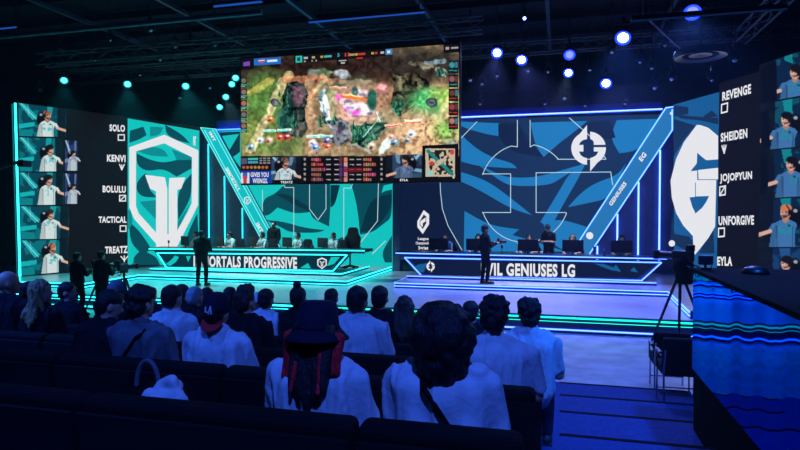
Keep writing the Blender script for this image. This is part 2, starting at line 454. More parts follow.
# right team's wall behind the desk
w = wall_screen('blue patterned video wall with thin white crest outline behind the right desk', PW, [(400,121),(668,114),(668,266),(400,260)], E['blued'])
X = lambda L: [(400+x/2.667, 100+y/2.667) for x, y in L]
polys('pattern', [X(L) for L in (
    [(150,57),(265,62),(262,96),(225,90),(165,72)],
    [(150,80),(200,128),(250,155),(300,168),(312,182),(262,180),(205,176),(150,160)],
    [(205,170),(262,198),(290,207),(360,207),(440,185),(485,172),(425,212),(395,228),(300,230),(270,218)],
    [(150,188),(232,214),(300,265),(352,307),(296,290),(205,236),(150,212)],
    [(172,296),(240,335),(318,345),(300,360),(360,378),(442,404),(170,404)],
    [(498,162),(455,190),(420,250),(374,326),(402,340),(440,270),(478,205)],
    [(348,60),(500,56),(452,95),(428,112),(383,152),(360,120)],
    [(518,222),(582,200),(604,166),(562,262),(500,275),(448,286),(480,250)],
    [(382,330),(420,318),(460,326),(520,346),(442,404),(400,380)],
    [(578,54),(690,50),(640,135),(585,142),(560,100)])], PW, .006, E['blue'], w)
polys('pattern', [X(L) for L in ([(0,215),(105,215),(112,290),(165,404),(0,404)],)], PW, .010, E['navy'], w)
polys('pattern', [X(L) for L in ([(262,64),(313,60),(345,110),(383,152),(360,150),(300,140),(262,100)],[(500,56),(560,54),(575,100),(520,110),(470,95)])], PW, .010, emit('led_blue_deep',(16,34,64),1,False), w)
lines('outline_drawing', [X(L) for L in (
    [(313,54),(313,125)]+arc(333,235,118,252,198,10)+[(220,197),(295,197),(295,300),(220,300)]+arc(333,262,118,160,100,8)+[(320,404)],
    [(347,54),(347,125)]+arc(333,235,118,-78,-42,6)+[(420,158),(549,158),(545,150)],
    [(452,48),(500,90),(520,110)],[(350,404),(355,378)]+arc(333,262,118,80,20,10)+[(442,300),(363,300),(363,194),(562,192),(567,226)],
    [(107,215),(108,245),(113,290),(128,335),(165,400)],[(150,115),(205,58)])], PW, .014, .028, E['line'], w)
polys('emblem', [place_outline(q, 588.6, 148.2, 17.3, 16.6) for q in crest_outlines()], PW, .02, E['white'], w)
# small league sign: a folded diamond over three short words
D = lambda L: [(390+x/4.09, 190+y/4.09) for x, y in L]
polys('emblem', [D(L) for L in ([(138,82),(112,128),(112,152),(122,138),(122,128),(138,100)],[(112,128),(112,152),(134,180),(134,160)],
     [(134,180),(160,140),(160,100),(148,112),(148,136),(134,160)],[(138,82),(160,100),(160,118),(138,100)],[(124,128),(146,112),(146,128),(134,136),(134,152),(124,142)])], PW, .02, E['white'], w)
for i, (s_, x0, x1) in enumerate((('League',114,158),('Championship',105,166),('Series',116,156))):
    y0 = 193+i*18; text(s_, [(390+x0/4.09,190+y0/4.09),(390+x1/4.09,190+y0/4.09),(390+x1/4.09,190+(y0+15)/4.09),(390+x0/4.09,190+(y0+15)/4.09)], PW, .02, E['white'], w, bold=.03)
rooted(w)
# dark column between the two walls, and glowing line along the top
b = NB(); A = onv(393.5,200,22.15); B_ = onv(400,200,22.15); box(b, ((A.x+B_.x)/2,22.3,3.3), (B_.x-A.x+.02,.5,6.0)); tag(obj('wall_column', b, M['navy']), 'narrow dark column between the teal and blue video walls', 'column')
b = NB(); A = onv(400,120.5,22); B_ = onv(662,113,22); zt = (A.z+B_.z)/2+.06
box(b, ((A.x+B_.x)/2,22.3,zt+.14), (B_.x-A.x,.5,.28)); t = obj('header_beam', b, mat('header_paint',(34,38,64),.6)); tag(t, 'navy header beam with glowing blue line above the right video wall', 'beam')
strip(t, (A.x,21.9,zt), (B_.x,21.9,zt), E['s_blue'], .05)
strip(t, (A.x,21.88,zt+.01), (B_.x,21.88,zt+.01), emit('strip_core',(225,230,255),1.6), .02)
b = NB(); A = onv(216,132,22); B_ = onv(393,124,22); zt2 = (A.z+B_.z)/2+.05
box(b, ((A.x+B_.x)/2,22.3,zt2+.2), (B_.x-A.x,.5,.4)); t = obj('header_beam', b, M['navy']); tag(t, 'navy header beam with glowing blue line above the left video wall', 'beam')
strip(t, (A.x,21.9,zt2), (B_.x,21.9,zt2), E['s_blue'], .045)

# ------------------------------------------------------------------ slanting light beams with their dark bays
def slant(label, px, edges, m_face, m_strip, lw, v=21.5):
    pl = PV(v); P = [pl.at(*q) for q in px]
    t = empty('slanted_beam', (P[-1].x, v, .56)); tag(t, label, 'beam', 'slanted beams beside the team walls')
    b = NB(); prism(b, P, Vector((0,.22,0))); obj('beam_body', b, M['navy'], t)
    cx = sum(q[0] for q in px)/len(px); cy = sum(q[1] for q in px)/len(px)
    polys('front_screen', [px], pl, .006, m_face, t)
    for a, b_ in edges: strip(t, PV(v-.03).at(*a), PV(v-.03).at(*b_), m_strip, lw)
    return t, pl
t, pl = slant('teal glowing slanted beam at the left edge of the left team wall', [(201,128),(215.3,129.6),(281,251),(267.5,251)],
    [((200.5,127.5),(267,250)),((215.5,129),(281.5,250)),((200.5,127.5),(215.5,129)),((204.5,130),(269.5,250)),((212.5,129.5),(278.5,250))], emit('beam_face_teal',(18,190,196),1,False), emit('strip_beam_teal',(110,240,240),1.2), .025)
text('IMT', [(211,131),(216,140.5),(213.6,142),(208.6,132.5)], pl, .012, E['white'], t)
text('IMMORTALS', [(228,167),(240.5,189),(237,191),(224.5,169)], pl, .012, E['white'], t)
polys('emblem', shield(247.3,200.5,3.6,4.2), pl, .012, E['white'], t)
text('IMT', [(258.5,222),(263.5,231),(260.5,233),(255.5,224)], pl, .012, E['white'], t)
rooted(t)
t, pl = slant('blue glowing slanted beam at the right edge of the right team wall', [(666,108.5),(672.3,109.5),(672.3,130),(589,254),(571,254)],
    [((665.7,108),(571,253.5)),((672.3,130),(589.5,254)),((665.7,108),(688,104.6)),((672.3,109),(672.3,130))], emit('beam_face_blue',(40,118,180),1,False), E['s_bw'], .04)
text('GENIUSES', [(608.5,203.5),(624,181),(627,184),(611.5,206.5)][::1], pl, .012, E['white'], t)
text('EG', [(638.3,158.5),(643.5,151.5),(647,155),(641.8,162)], pl, .012, E['white'], t)
polys('emblem', [arc(589.7,235.7,3.6,0,340,18)], pl, .012, E['white'], t)
polys('emblem', [[(669.5,113.5),(672,110.5),(672,116)]], pl, .012, E['white'], t)
text('L', [(674,108.5),(677.5,108),(677.5,117),(674,117.3)], pl, .012, E['white'], t)
rooted(t)
def bay(label, px, tubes, m, r):
    pl = PV(22.02); P = [pl.at(*q) for q in px]
    t = empty('light_bay', (P[-1].x,22,.56)); tag(t, label, 'panel')
    b = NB(); prism(b, P, Vector((0,.1,0))); obj('back_panel', b, M['navy'], t)
    for x, y0, y1 in tubes:
        p, q = PV(21.9).at(x,y0), PV(21.9).at(x,y1); q.x = p.x = (p.x+q.x)/2; bars('light_tube', p, q, r, m, t)
    rooted(t)
bay('dark bay with upright teal light tubes beside the slanted teal beam', [(198,128),(215,128),(281,251),(281,258),(198,258)], [(208.7,144,254),(224.7,176,254),(242.5,208,254)], emit('tube_teal',(30,215,230),4.), .022)
bay('dark bay with upright blue light tubes beside the slanted blue beam', [(672.8,106),(673.6,273),(580,269),(580,254),(625,196),(666,106)], [(659.6,150,262),(638.3,182,262),(617.3,214,262),(597.3,246,262)], emit('tube_blue',(70,105,255),9.), .026)

# ------------------------------------------------------------------ angled side walls
def pt_cam(px, D):
    d = ray(px, 212); return CAM + d*(D/ -(CR.inverted() @ d).z)
a, c = pt_cam(18,19.3), pt_cam(200,24.8); d = c-a; d.z = 0
PL = Plane(a, Vector((d.y,-d.x,0)))
w = wall_screen('angled video wall on the left showing five players, their names and a white shield', PL, [(17.5,102.2),(200,126.5),(198.5,262),(19.5,277)], E['black'], depth=.15)
X = lambda L: [(110+x/3, 110+y/3) for x, y in L]
polys('logo_background', [X([(53,25),(268,62),(268,465),(53,465)])], PL, .006, E['teal'], w)
polys('pattern', [X(L) for L in (
    [(60,62),(100,50),(110,75),(85,90),(58,98)],[(165,44),(215,72),(240,100),(200,92),(168,72)],
    [(80,130),(120,150),(170,160),(245,135),(245,175),(200,200),(160,175),(110,185),(80,165)],
    [(80,215),(105,190),(140,205),(120,240),(140,262),(100,262),(80,245)],[(215,225),(245,190),(245,262),(205,330),(202,265)],
    [(58,335),(90,365),(120,410),(105,440),(60,400)],[(225,385),(262,310),(268,420),(240,445)],[(70,440),(95,420),(140,440),(150,465),(70,465)])], PL, .010, E['teald'], w)
polys('pattern', [X(L) for L in ([(80,112),(120,108),(163,118),(175,140),(120,138),(80,122)],[(185,118),(245,140),(245,150),(200,150)],[(90,275),(140,270),(140,330),(100,290)],
    [(202,335),(240,280),(215,340),(202,360)],[(54,300),(62,300),(70,340),(54,360)],[(120,50),(160,52),(150,75),(120,80)])], PL, .012, E['tealm'], w)
O = [(163,74),(265,121),(264,285),(246,322),(200,412),(148,412),(72,326),(58,292),(58,112)]
I = [(163,100),(246,142),(245,280),(232,308),(196,372),(142,372),(86,310),(78,288),(78,124)]
polys('shield_emblem', [X([O[k],O[(k+1)%9],I[(k+1)%9],I[k]]) for k in range(9)] + [X(L) for L in (
    [(105,194),(165,202),(172,238),(172,412),(138,412),(138,244),(120,236)],[(178,204),(226,202),(214,236),(202,240),(202,412),(176,412),(176,238)])], PL, .016, E['white'], w)
text('IMT', [(193.2,136),(196,136.3),(196,146),(193.2,145.5)], PL, .016, E['white'], w)
for s_, q in (('SOLO',(109.5,125,124.2,125,132,131.2)),('KENVI',(107,125.6,154.5,155.2,162.3,161.6)),('BOLULU',(102.6,125.8,185.4,186,193,192.4)),
              ('TACTICAL',(98.6,126.6,216.4,216.4,222.9,222.9)),('TREATZ',(105,127.8,246.6,245.8,253,253.6))):
    text(s_, [(q[0],q[2]),(q[1],q[3]),(q[1],q[4]),(q[0],q[5])], PL, .012, E['white'], w)
def sq(x0,y0,x1,y1): return [(x0,y0),(x1,y0),(x1,y1),(x0,y1),(x0,y0)]
lines('role_icon', [sq(118.3,134.8,124.3,140.2),sq(119.6,195.4,125.6,201),[(119.6,201),(125.6,195.4)],sq(120.2,225.8,126,231.3),
      [(119.6,164.5),(121.8,169.8),(124.3,164.5)],[(121.8,165),(121.8,169.8)],[(121,256.5),(124.3,260.5),(127.6,256.5)],[(124.3,256),(124.3,261.5)]], PL, .012, .04, E['white'], w)
strip(w, PL.at(15.2,103,.05), PL.at(20,276.5,.05), E['s_teal'], .05)
strip(w, PL.at(12.2,104,.05), PL.at(17.4,276.5,.05), emit('strip_teal_dim',(20,120,130),.8), .03)

def portrait(cv, hx, hy, s, jersey, hair, flip, style, bg):
    k = -1 if flip else 1
    x0, x1, y0, y1 = cv.X.min(), cv.X.max(), cv.Y.min(), cv.Y.max(); n = cv.noise(9)
    cv.mix(np.ones_like(cv.X), bg[0]); cv.mix((n>.55).astype(float), bg[1], .7)
    W = x1-x0; H = y1-y0; g = lambda u, v: (x0+W*(u if k > 0 else 1-u), y0+H*v)
    cv.poly([g(0,0),g(.12,0),g(.42,.42),g(.3,.5)], bg[2]); cv.line(*g(.05,0),*g(.38,.48),.7,(190,230,240),.8); cv.line(*g(.2,.0),*g(.22,.4),.5,(190,230,240),.6)
    cv.poly([g(0,.62),g(.34,.56),g(.34,.68),g(0,.76)], bg[2]); cv.poly([g(.62,0),g(.75,0),g(.7,.35),g(.6,.4)], bg[2], .8)
    cv.rect(*g(0,.78),*g(.3,1.),bg[1]); cv.rect(*g(.82 if k > 0 else 1.,0),*g(1. if k > 0 else .82,1), (14,16,24), .8)
    # chair wings, body, arms, head
    cv.ell(hx-k*s*1.5, hy+s*.9, s*1.1, s*1.7, (12,14,20), soft=.1); cv.ell(hx-k*s*1.6, hy-.2*s, s*.35, s*.3, (190,200,210), .8)
    b_ = y1+2
    cv.poly([(hx-2.0*s,hy+2.3*s),(hx-1.5*s,hy+1.65*s),(hx-.7*s,hy+1.25*s),(hx+.7*s,hy+1.25*s),(hx+1.5*s,hy+1.6*s),(hx+1.9*s,hy+2.1*s),(hx+1.45*s,hy+3.2*s),(hx+1.5*s,b_),(hx-1.7*s,b_),(hx-1.6*s,hy+3.4*s)], jersey)
    cv.poly([(hx-1.7*s,hy+1.75*s),(hx-2.1*s,hy+2.4*s),(hx-2.7*s,b_-1),(hx-2.7*s,b_),(hx-1.7*s,b_),(hx-1.3*s,hy+2.6*s)], tuple(c*.86 for c in jersey))
    cv.mix((cv.noise(2.6,2)>.56)*(np.hypot((cv.X-hx)/(1.3*s),(cv.Y-hy-2.7*s)/(1.2*s))<1), bg[2], .55)
    cv.line(hx-1.4*s,hy+2.2*s,hx-1.35*s,b_,.22*s,tuple(c*.6 for c in jersey),.8); cv.line(hx+1.2*s,hy+2.4*s,hx+1.1*s,b_,.2*s,tuple(c*.62 for c in jersey),.7)
    cv.poly([(hx-.7*s,hy+1.25*s),(hx+.7*s,hy+1.25*s),(hx,hy+1.85*s)], (170,122,104))
    cv.poly([(hx+k*1.5*s,hy+1.7*s),(hx+k*2.2*s,hy+1.9*s),(hx+k*2.9*s,hy+3.1*s),(hx+k*2.2*s,hy+3.3*s)], jersey)
    cv.line(hx+k*2.5*s,hy+3.1*s,hx+k*4.4*s,hy+3.7*s,s*.62,(214,170,150)); cv.ell(hx+k*4.5*s,hy+3.7*s,s*.5,s*.32,(206,160,140))
    cv.ell(hx+.6*s, hy+2.2*s, s*.25, s*.2, (30,50,60), .8)
    cv.rect(hx-.45*s,hy+.6*s,hx+.45*s,hy+1.5*s,(170,122,104)); cv.ell(hx, hy+.1*s, s*.82, s*1.08, (216,172,152), soft=.08)
    cv.ell(hx-k*.35*s, hy+.2*s, s*.45, s*.8, (150,104,92), .5)
    cv.ell(hx-k*.1*s, hy-.62*s, s*.92, s*.62, hair, soft=.1); cv.ell(hx-k*.62*s, hy-.1*s, s*.36, s*.75, hair, soft=.12)
    for e in (-.1,.5): cv.ell(hx+k*e*s, hy+.02*s, s*.17, s*.1, (40,28,26))
    cv.line(hx+k*.05*s, hy+.62*s, hx+k*.5*s, hy+.6*s, .35*s/2.5, (120,60,56)); 
    if style: cv.ell(hx+k*.2*s, hy+.72*s, s*.55, s*.38, (110,72,56), .7)
    cv.ell(hx-k*.7*s, hy+.05*s, s*.32, s*.46, (16,18,24), soft=.08); cv.line(hx-k*.7*s,hy-.3*s,hx-k*.15*s,hy-1.1*s,s*.22,(20,22,28)); cv.line(hx-k*.6*s,hy+.5*s,hx+k*.3*s,hy+.85*s,s*.16,(20,22,28))
TB = ((10,70,86),(14,128,138),(22,176,180)); ns = 7
def feed(t, label_px, plane, hx, hy, s, jersey, hair, flip, style, bg, seed, small=None):
    cv = Canvas(label_px, 92, 70, seed); portrait(cv, hx, hy, s, jersey, hair, flip, style, bg); cv.build('camera_feed', plane, .008, E['pic'], t)
WJ = (206,222,222)
fl = [([(18.2,103),(66,109),(66,137),(19.2,136)],47.5,115.5,4.1,(150,96,70),1),([(19,137.4),(63,138.6),(63,171.4),(19.6,171.4)],50.2,149.6,4.1,(24,20,24),0),
      ([(19.6,172.6),(64,172.8),(64,204.6),(20,205.2)],48.8,179.6,4.2,(30,24,24),0),([(20,206.4),(69,206.2),(69,238.6),(20.4,239.4)],50.4,214,4.0,(60,40,32),0),
      ([(20.4,240.6),(68,239.8),(68,271.5),(21,275.6)],52.4,248,4.2,(170,112,84),1)]
for i, (q, hx, hy, s_, hr, st) in enumerate(fl): feed(w, q, PL, hx, hy, s_, WJ, hr, False, st, TB, 20+i)
for i, (y0, y1) in enumerate(((140.4,170.6),(173.5,203.8))):
    feed(w, [(65,y0),(80.5,y0+.6),(80.5,y1),(65,y1)], PL, 73.5, y0+13, 2.4, (180,196,208), (26,22,26), False, 0, ((20,34,70),(50,70,120),(110,130,170)), 30+i)
rooted(w)

a = pt_cam(719,17.4); q_ = pt_cam(800,14.58); d = q_-a; d.z = 0
PR = Plane(a, Vector((d.y,-d.x,0)))
w = wall_screen('angled video wall on the right showing a big white crest, names and players', PR, [(673.4,104.5),(719.3,91.8),(719.3,83.2),(759,71.5),(759,64.8),(842,37),(842,305),(696,286),(674,276)], E['black'], depth=.15)
polys('logo_background', [[(673.4,104.8),(719.3,92),(716.5,285),(674,272)]], PR, .006, E['bluem'], w)
X = lambda L: [(655+x/4.5, 90+y/4.5) for x, y in L]; Y = lambda L: [(650+x/4.5, 180+y/4.5) for x, y in L]
polys('pattern', [X(L) for L in ([(84,68),(150,78),(150,108),(84,122)],[(100,112),(190,120),(284,125),(284,155),(200,135),(110,130)],[(215,120),(255,92),(284,118),(240,124)],[(84,130),(180,160),(120,240),(84,300)])] +
    [Y(L) for L in ([(100,150),(110,240),(190,270),(195,335),(90,280)],[(95,240),(180,255),(190,300),(95,262)],[(285,225),(290,330),(220,330),(235,300)])], PR, .010, E['blued'], w)
polys('pattern', [X([(110,250),(125,195),(155,185),(140,230)])], PR, .010, E['blue'], w)
polys('crest_emblem', [X([(188,157),(205,158),(240,170),(284,207),(284,282),(284,312),(231,316),(208,298),(190,282),(188,330),(160,366),(190,362),(190,412),(130,450),(70,420),(72,400),(95,310),(130,235)]),
     X([(194,360),(284,350),(284,402),(196,402)]),
     Y([(92,0),(203,0),(203,76),(178,78),(190,120),(203,146),(203,152),(235,125),(252,100),(266,72),(206,74),(206,0),(298,0),(293,210),(262,262),(203,336),(197,330),(193,252),(150,205),(118,150),(98,80)])], PR, .016, E['white'], w)
polys('emblem', [arc(671.8,243.4,3.2,0,340,16)], PR, .016, E['white'], w)
for s_, q in (('REVENGE',[(722.2,92.2),(751,83.6),(751,93.6),(722.2,101.2)]),('SHEIDEN',[(720.7,133.2),(747.3,128.2),(747.3,137.8),(720.7,142.3)]),
              ('JOJOPYUN',[(719.9,174),(752,171),(752,181.3),(719.9,184)]),('UNFORGIVE',[(718.5,216.2),(754,215.2),(754,224.8),(718.5,225.5)]),
              ('EYLA',[(717.2,256.6),(732.2,256.6),(732.2,266),(717.2,265.6)])):
    text(s_, q, PR, .012, E['white'], w)
lines('role_icon', [[(721.6,104.6),(727.6,103),(727.2,111.5),(721.4,113),(721.6,104.6)],[(722,146),(724.2,153),(726,145.5)],[(724,145.5),(724.2,153)],
      [(719.8,187),(725.4,186),(725.2,194.6),(719.6,195.4),(719.8,187)],[(719.6,195.4),(725.4,186)],[(718.6,228.4),(724.4,228),(724.2,236.2),(718.4,236.8),(718.6,228.4)]], PR, .012, .045, E['white'], w)
BJ = (62,112,168)
fr = [([(760.5,64.6),(842,37.5),(842,88),(760.3,103)],795,72,6,(24,20,22),0),([(760.3,104.4),(842,90),(842,142),(760,150.5)],786,119,6,(18,16,20),0),
      ([(760,151.8),(842,143.6),(842,194),(759.4,198.6)],791,163.5,6,(18,16,18),0),([(759.4,199.8),(842,195.4),(842,247),(758.6,247)],785.5,212,6.2,(200,120,80),1),
      ([(758.6,248.2),(842,248.4),(842,300),(757.8,284)],786,263,6,(24,20,22),0)]
for i, (q, hx, hy, s_, hr, st) in enumerate(fr): feed(w, q, PR, hx, hy, s_, BJ, hr, True, st, ((12,36,66),(18,96,112),(20,150,156)) if i < 4 else ((14,40,80),(26,70,120),(40,90,150)), 40+i)
polys('monitor_silhouette', [[(761,67),(776.5,62),(777,100),(761,103)],[(761,112),(769,110),(770,148),(761,149)],[(760.5,153),(769,152.5),(768,190),(760,197)]], PR, .014, emit('led_near_black',(8,14,26),1,False), w)
polys('monitor_silhouette', [[(71,207),(82,207),(83,238),(70,238)],[(69,240),(83,240),(84,262),(69,262)]], PL, .014, emit('led_near_black2',(8,14,22),1,False), bpy.data.objects['video_wall.002'])
o = bpy.data.objects['video_wall.002'].children[-1]; shift(o, o.parent)
rooted(w)
# ------------------------------------------------------------------ hanging centre screen with the match broadcast
VS = 15.0; PS = PV(VS)
Q = [(241,59.2),(459,43.6),(459,181.4),(241,183.4)]
A = PS.at(*Q[0]); B_ = PS.at(*Q[2])
u0, u1, z0, z1 = A.x, B_.x, 3.43, 6.9
t = empty('hanging_screen', ((u0+u1)/2, VS, z0)); tag(t, 'large hanging screen showing a game map with score bar, in front of the truss', 'screen')
b = NB(); box(b, ((u0+u1)/2,VS+.08,(z0+z1)/2), (u1-u0+.06,.14,z1-z0+.06)); obj('cabinet', b, M['black'], t)
cv = Canvas(Q, 430, 250, 3)
wx, wy = cv.noise(10,3)-.5, cv.noise(10,3)-.5; X0, Y0 = cv.X, cv.Y; cv.X = X0+wx*6; cv.Y = Y0+wy*6
n1 = cv.noise(40,4); n2 = cv.noise(9,3); n3 = cv.noise(3.2,2); n4 = cv.noise(18,3)
G = lambda L: [(230+x/3, 40+y/3) for x, y in L]
def ge(x, y, rx, ry, *a, **k): cv.ell(230+x/3, 40+y/3, rx/3, ry/3, *a, **k)
def gl(x0,y0,x1,y1,w,*a): cv.line(230+x0/3,40+y0/3,230+x1/3,40+y1/3,w/3,*a)
cv.mix(np.ones_like(cv.X), (142,112,88)); cv.mix(n1, (96,104,74), .5)
ge(180,85,200,48,(52,40,36),.97,soft=.4); ge(430,88,170,55,(52,40,36),.97,soft=.4); ge(600,72,130,48,(54,50,46),.95,soft=.4)
ge(60,110,40,60,(52,44,40),.8,soft=.5)
ge(110,190,75,90,(82,118,60),.95,soft=.35); ge(80,290,70,60,(104,118,62),.9,soft=.4); ge(150,310,80,40,(88,112,62),.8,soft=.4)
gl(175,105,60,330,26,(168,156,112),.8); gl(150,120,75,330,10,(186,176,140),.6); gl(60,160,120,120,22,(196,170,84),.5)
gl(160,118,250,112,20,(176,118,84),.7); gl(250,112,300,125,20,(170,120,90),.7); gl(240,130,238,330,26,(158,126,98),.75); gl(275,110,240,170,14,(190,130,96),.7); gl(300,100,255,150,10,(170,190,140),.5)
gl(285,120,420,125,12,(166,130,96),.6); ge(270,98,30,12,(90,120,84),.7); ge(335,103,28,11,(150,160,166),.9); ge(255,98,20,8,(100,110,104),.9)
ge(385,190,95,72,(110,136,110),.75); ge(380,190,80,60,(170,130,112),.95); ge(360,215,60,40,(186,140,124),.7,soft=.4); ge(300,200,26,70,(120,130,92),.5)
ge(455,170,50,50,(140,100,78),.7,soft=.4); ge(455,146,19,18,(152,100,98),1); ge(458,140,13,9,(190,140,136),.9)
def rock(pts, base, hi, lo):
    P = G(pts); cv.poly(P, base); cv.poly(P, hi, tex=np.clip((n2-.52)*6,0,1)*.9); cv.poly(P, lo, tex=np.clip((.46-n3)*7,0,1)*.9)
rock([(172,125),(200,118),(222,128),(234,165),(226,225),(236,265),(215,292),(180,292),(148,275),(146,220)], (40,48,48), (86,108,92), (12,22,24))
ge(205,165,18,34,(124,88,104),.75,soft=.4); ge(165,240,24,34,(44,92,84),.75,soft=.5); ge(205,270,22,18,(110,104,96),.7,soft=.4)
rock([(268,150),(284,148),(292,190),(305,235),(322,255),(300,258),(275,225),(263,180)], (86,110,112), (170,186,190), (40,66,70)); ge(288,196,9,34,(206,212,216),.9,rot=-14)
rock([(490,108),(520,98),(560,104),(592,122),(602,158),(560,200),(520,222),(494,216),(486,180)], (66,62,50), (112,108,84), (28,30,24))
ge(505,200,16,26,(56,116,92),.8,soft=.4); ge(530,170,20,34,(74,92,66),.6,soft=.5); gl(540,208,602,152,8,(176,170,150),.9); gl(520,222,600,165,5,(60,54,44),.9)
rock([(520,60),(570,64),(640,80),(650,108),(600,100),(560,84)], (82,78,66), (120,112,96), (50,46,40)); rock([(612,86),(640,80),(655,100),(650,112),(620,112)], (110,120,112), (180,170,160), (60,80,76))
gl(590,68,645,62,10,(110,140,150),.7)
ge(607,188,66,44,(70,164,96),.9,soft=.35); ge(640,165,40,26,(150,170,80),.7,soft=.5); ge(607,187,20,14,(52,62,68),1,soft=.1); ge(607,187,14,9,(84,94,98),1,soft=.1); ge(607,187,8,4,(50,60,64),1)
ge(135,190,15,12,(60,72,74),1,soft=.1); ge(135,190,10,8,(92,104,102),1)
ge(600,290,110,70,(190,154,116),.85,soft=.4); ge(650,270,34,34,(110,170,80),.8,soft=.5); ge(655,205,24,30,(198,170,120),.6); ge(668,320,26,20,(130,140,130),.8)
cv.poly(G([(540,250),(690,230),(690,345),(480,345)]), (120,88,64), tex=np.clip((.42-n3)*8,0,1)*.5)
rock([(300,250),(330,236),(358,250),(362,300),(330,318),(300,300)], (104,106,114), (170,164,174), (52,70,70)); ge(330,272,12,12,(90,70,100),.8)
rock([(362,262),(410,250),(470,246),(478,262),(440,300),(410,330),(368,320)], (42,76,66), (96,130,108), (18,38,34)); gl(478,260,412,332,10,(130,120,100),.9); gl(360,310,420,336,8,(150,146,134),.9)
rt = random.Random(21)
for (x0_,y0_,x1_,y1_,n_) in ((152,225,200,290,14),(150,140,175,230,8),(365,255,440,320,22),(492,185,530,225,9),(270,230,320,260,6),(600,95,650,112,5),(415,160,438,205,6)):
    for _ in range(n_):                                   # conifers drawn as small dark cones with a lit side
        x, y = rt.uniform(x0_,x1_), rt.uniform(y0_,y1_); h = rt.uniform(12,20)
        cv.poly(G([(x,y-h),(x+h*.4,y+h*.4),(x-h*.4,y+h*.4)]), (20+rt.randint(0,12),52+rt.randint(0,22),50+rt.randint(0,14)), .9); cv.poly(G([(x,y-h),(x-h*.05,y+h*.3),(x-h*.36,y+h*.35)]), (70,128+rt.randint(-10,20),104), .75)
cv.X = X0+wx*3; cv.Y = Y0+wy*3
# fight in the middle
for x, y, rx, ry in ((350,178,24,14),(392,160,22,12),(384,205,34,14),(372,222,22,9),(410,214,22,12),(360,196,18,10)): ge(x,y,rx,ry,(196,184,196),.85,soft=.3); ge(x+6,y+5,rx*.5,ry*.4,(104,92,108),.7)
ge(425,180,15,32,(38,84,74),1,soft=.2); ge(375,155,9,16,(60,96,90),.9); gl(330,168,406,180,8,(244,110,52),1); gl(340,164,390,172,4,(255,200,120),.9)
ge(326,172,9,8,(255,80,190),.9,soft=.6); ge(378,216,12,7,(246,60,190),.9,soft=.5); ge(352,205,8,6,(200,90,220),.8,soft=.5)
for x, y, c1 in ((325,142,(220,96,70)),(490,256,(206,62,48)),(548,246,(214,70,54)),(548,240,(240,210,170))): gl(x-22,y,x+22,y,7,(230,190,160),.9); gl(x-20,y+1,x+20,y+1,4,c1,1)
for x, y in ((118,272),(162,270),(250,290),(286,287)): gl(x-17,y,x+17,y,8,(190,230,214),.9); gl(x-15,y+1,x+13,y+1,4,(90,200,170),1)
for x, y, c1 in ((62,322,(90,130,150)),(92,300,(190,190,200)),(118,300,(210,150,120)),(150,292,(216,60,44)),(170,292,(190,50,50)),(250,310,(210,190,210)),(256,322,(80,120,190)),(285,312,(196,120,80)),(292,318,(220,100,60)),(290,300,(90,90,150)),(485,288,(240,150,120)),(545,280,(170,200,230)),(495,305,(110,160,190)),(530,300,(140,150,160)),(122,238,(220,100,40)),(425,320,(210,190,160))):
    ge(x,y,11,10,c1,.95,soft=.4); ge(x+3,y-3,4,3,(240,236,230),.8,soft=.4); ge(x-3,y+4,5,4,(50,50,60),.7,soft=.4)
ge(466,318,12,30,(206,232,226),.95,soft=.2,rot=32); gl(438,215,452,245,3,(150,210,200),.8); gl(452,230,400,290,3,(150,200,190),.7)
cv.I *= (.68+.66*n3)[...,None]; cv.I *= (1.02+.3*n4)[...,None]; g_ = cv.I.mean(-1,keepdims=True); cv.I = np.clip(g_+(cv.I-g_)*.86,0,255); cv.I = np.clip((cv.I-104)*1.28+102,0,255); cv.X, cv.Y = X0, Y0
# overlay: score bar, portraits, lower third
BK = (15,15,18)
def gr(x0,y0,x1,y1,c,a=1.): cv.poly(G([(x0,y0),(x1,y0),(x1,y1),(x0,y1)]), c, a)
def band(x0, x1, h, c, dy=0., a=1.):
    yt = lambda x: 40 + (57.6 - (x-33)*.0716 + dy)/3
    cv.poly([(230+x0/3,yt(x0)),(230+x1/3,yt(x1)),(230+x1/3,yt(x1)+h/3),(230+x0/3,yt(x0)+h/3)], c, a)
band(30,72,32,BK); band(640,692,26,BK); band(192,486,22,BK); band(320,354,40,BK); band(40,60,13,(120,70,180),9)
band(72,152,20,(28,110,200),2); band(86,104,8,(220,220,230),7); band(86,104,4,(210,50,60),10); band(112,142,6,(230,236,246),8); band(120,150,5,BK,24)
band(197,216,20,(40,190,176),2); band(202,211,11,(14,70,76),7); band(467,486,18,(70,130,190),1); band(472,481,9,(220,230,240),5)
for x, w_, c1 in ((222,12,(210,210,214)),(246,9,(224,196,120)),(271,8,(224,190,80)),(283,22,(90,200,190)),(356,16,(190,180,120)),(374,9,(224,190,80)),(385,20,(220,70,54)),(424,7,(224,190,80)),(434,8,(220,70,54)),(452,10,(210,210,214))):
    band(x,x+w_,6,c1,7,.85)
for x in (222,244,256): band(x,x+5,4,(190,190,194),18,.8)
band(380,398,5,(200,50,44),20,.9); band(326,350,4,(220,220,220),24,.8); band(332,344,4,(220,220,220),31,.8); band(646,658,9,(200,190,190),7,.8); band(664,684,5,(200,200,204),9,.8)
for i in range(5):
    y = 112+i*34; gr(31,y,51,y+30,(16,22,26)); ge(41,y+10,8,8,(120+30*(i%3),110,90+20*(i%2)),1); gr(33,y+20,50,y+24,(40,170,150)); gr(33,y+25,46,y+28,(200,200,200),.8)
    y = 62+i*42; gr(656,y,684,y+38,(18,20,26)); ge(666,y+13,9,9,((60,150,160),(150,90,90),(110,60,50),(160,60,70),(190,120,110))[i],1); gr(658,y+28,682,y+31,(40,150,140) if i < 2 else (190,50,50)); gr(676,y+4,683,y+22,(90,60,60) if i%2 else (60,120,140))
gr(28,348,700,440,BK)
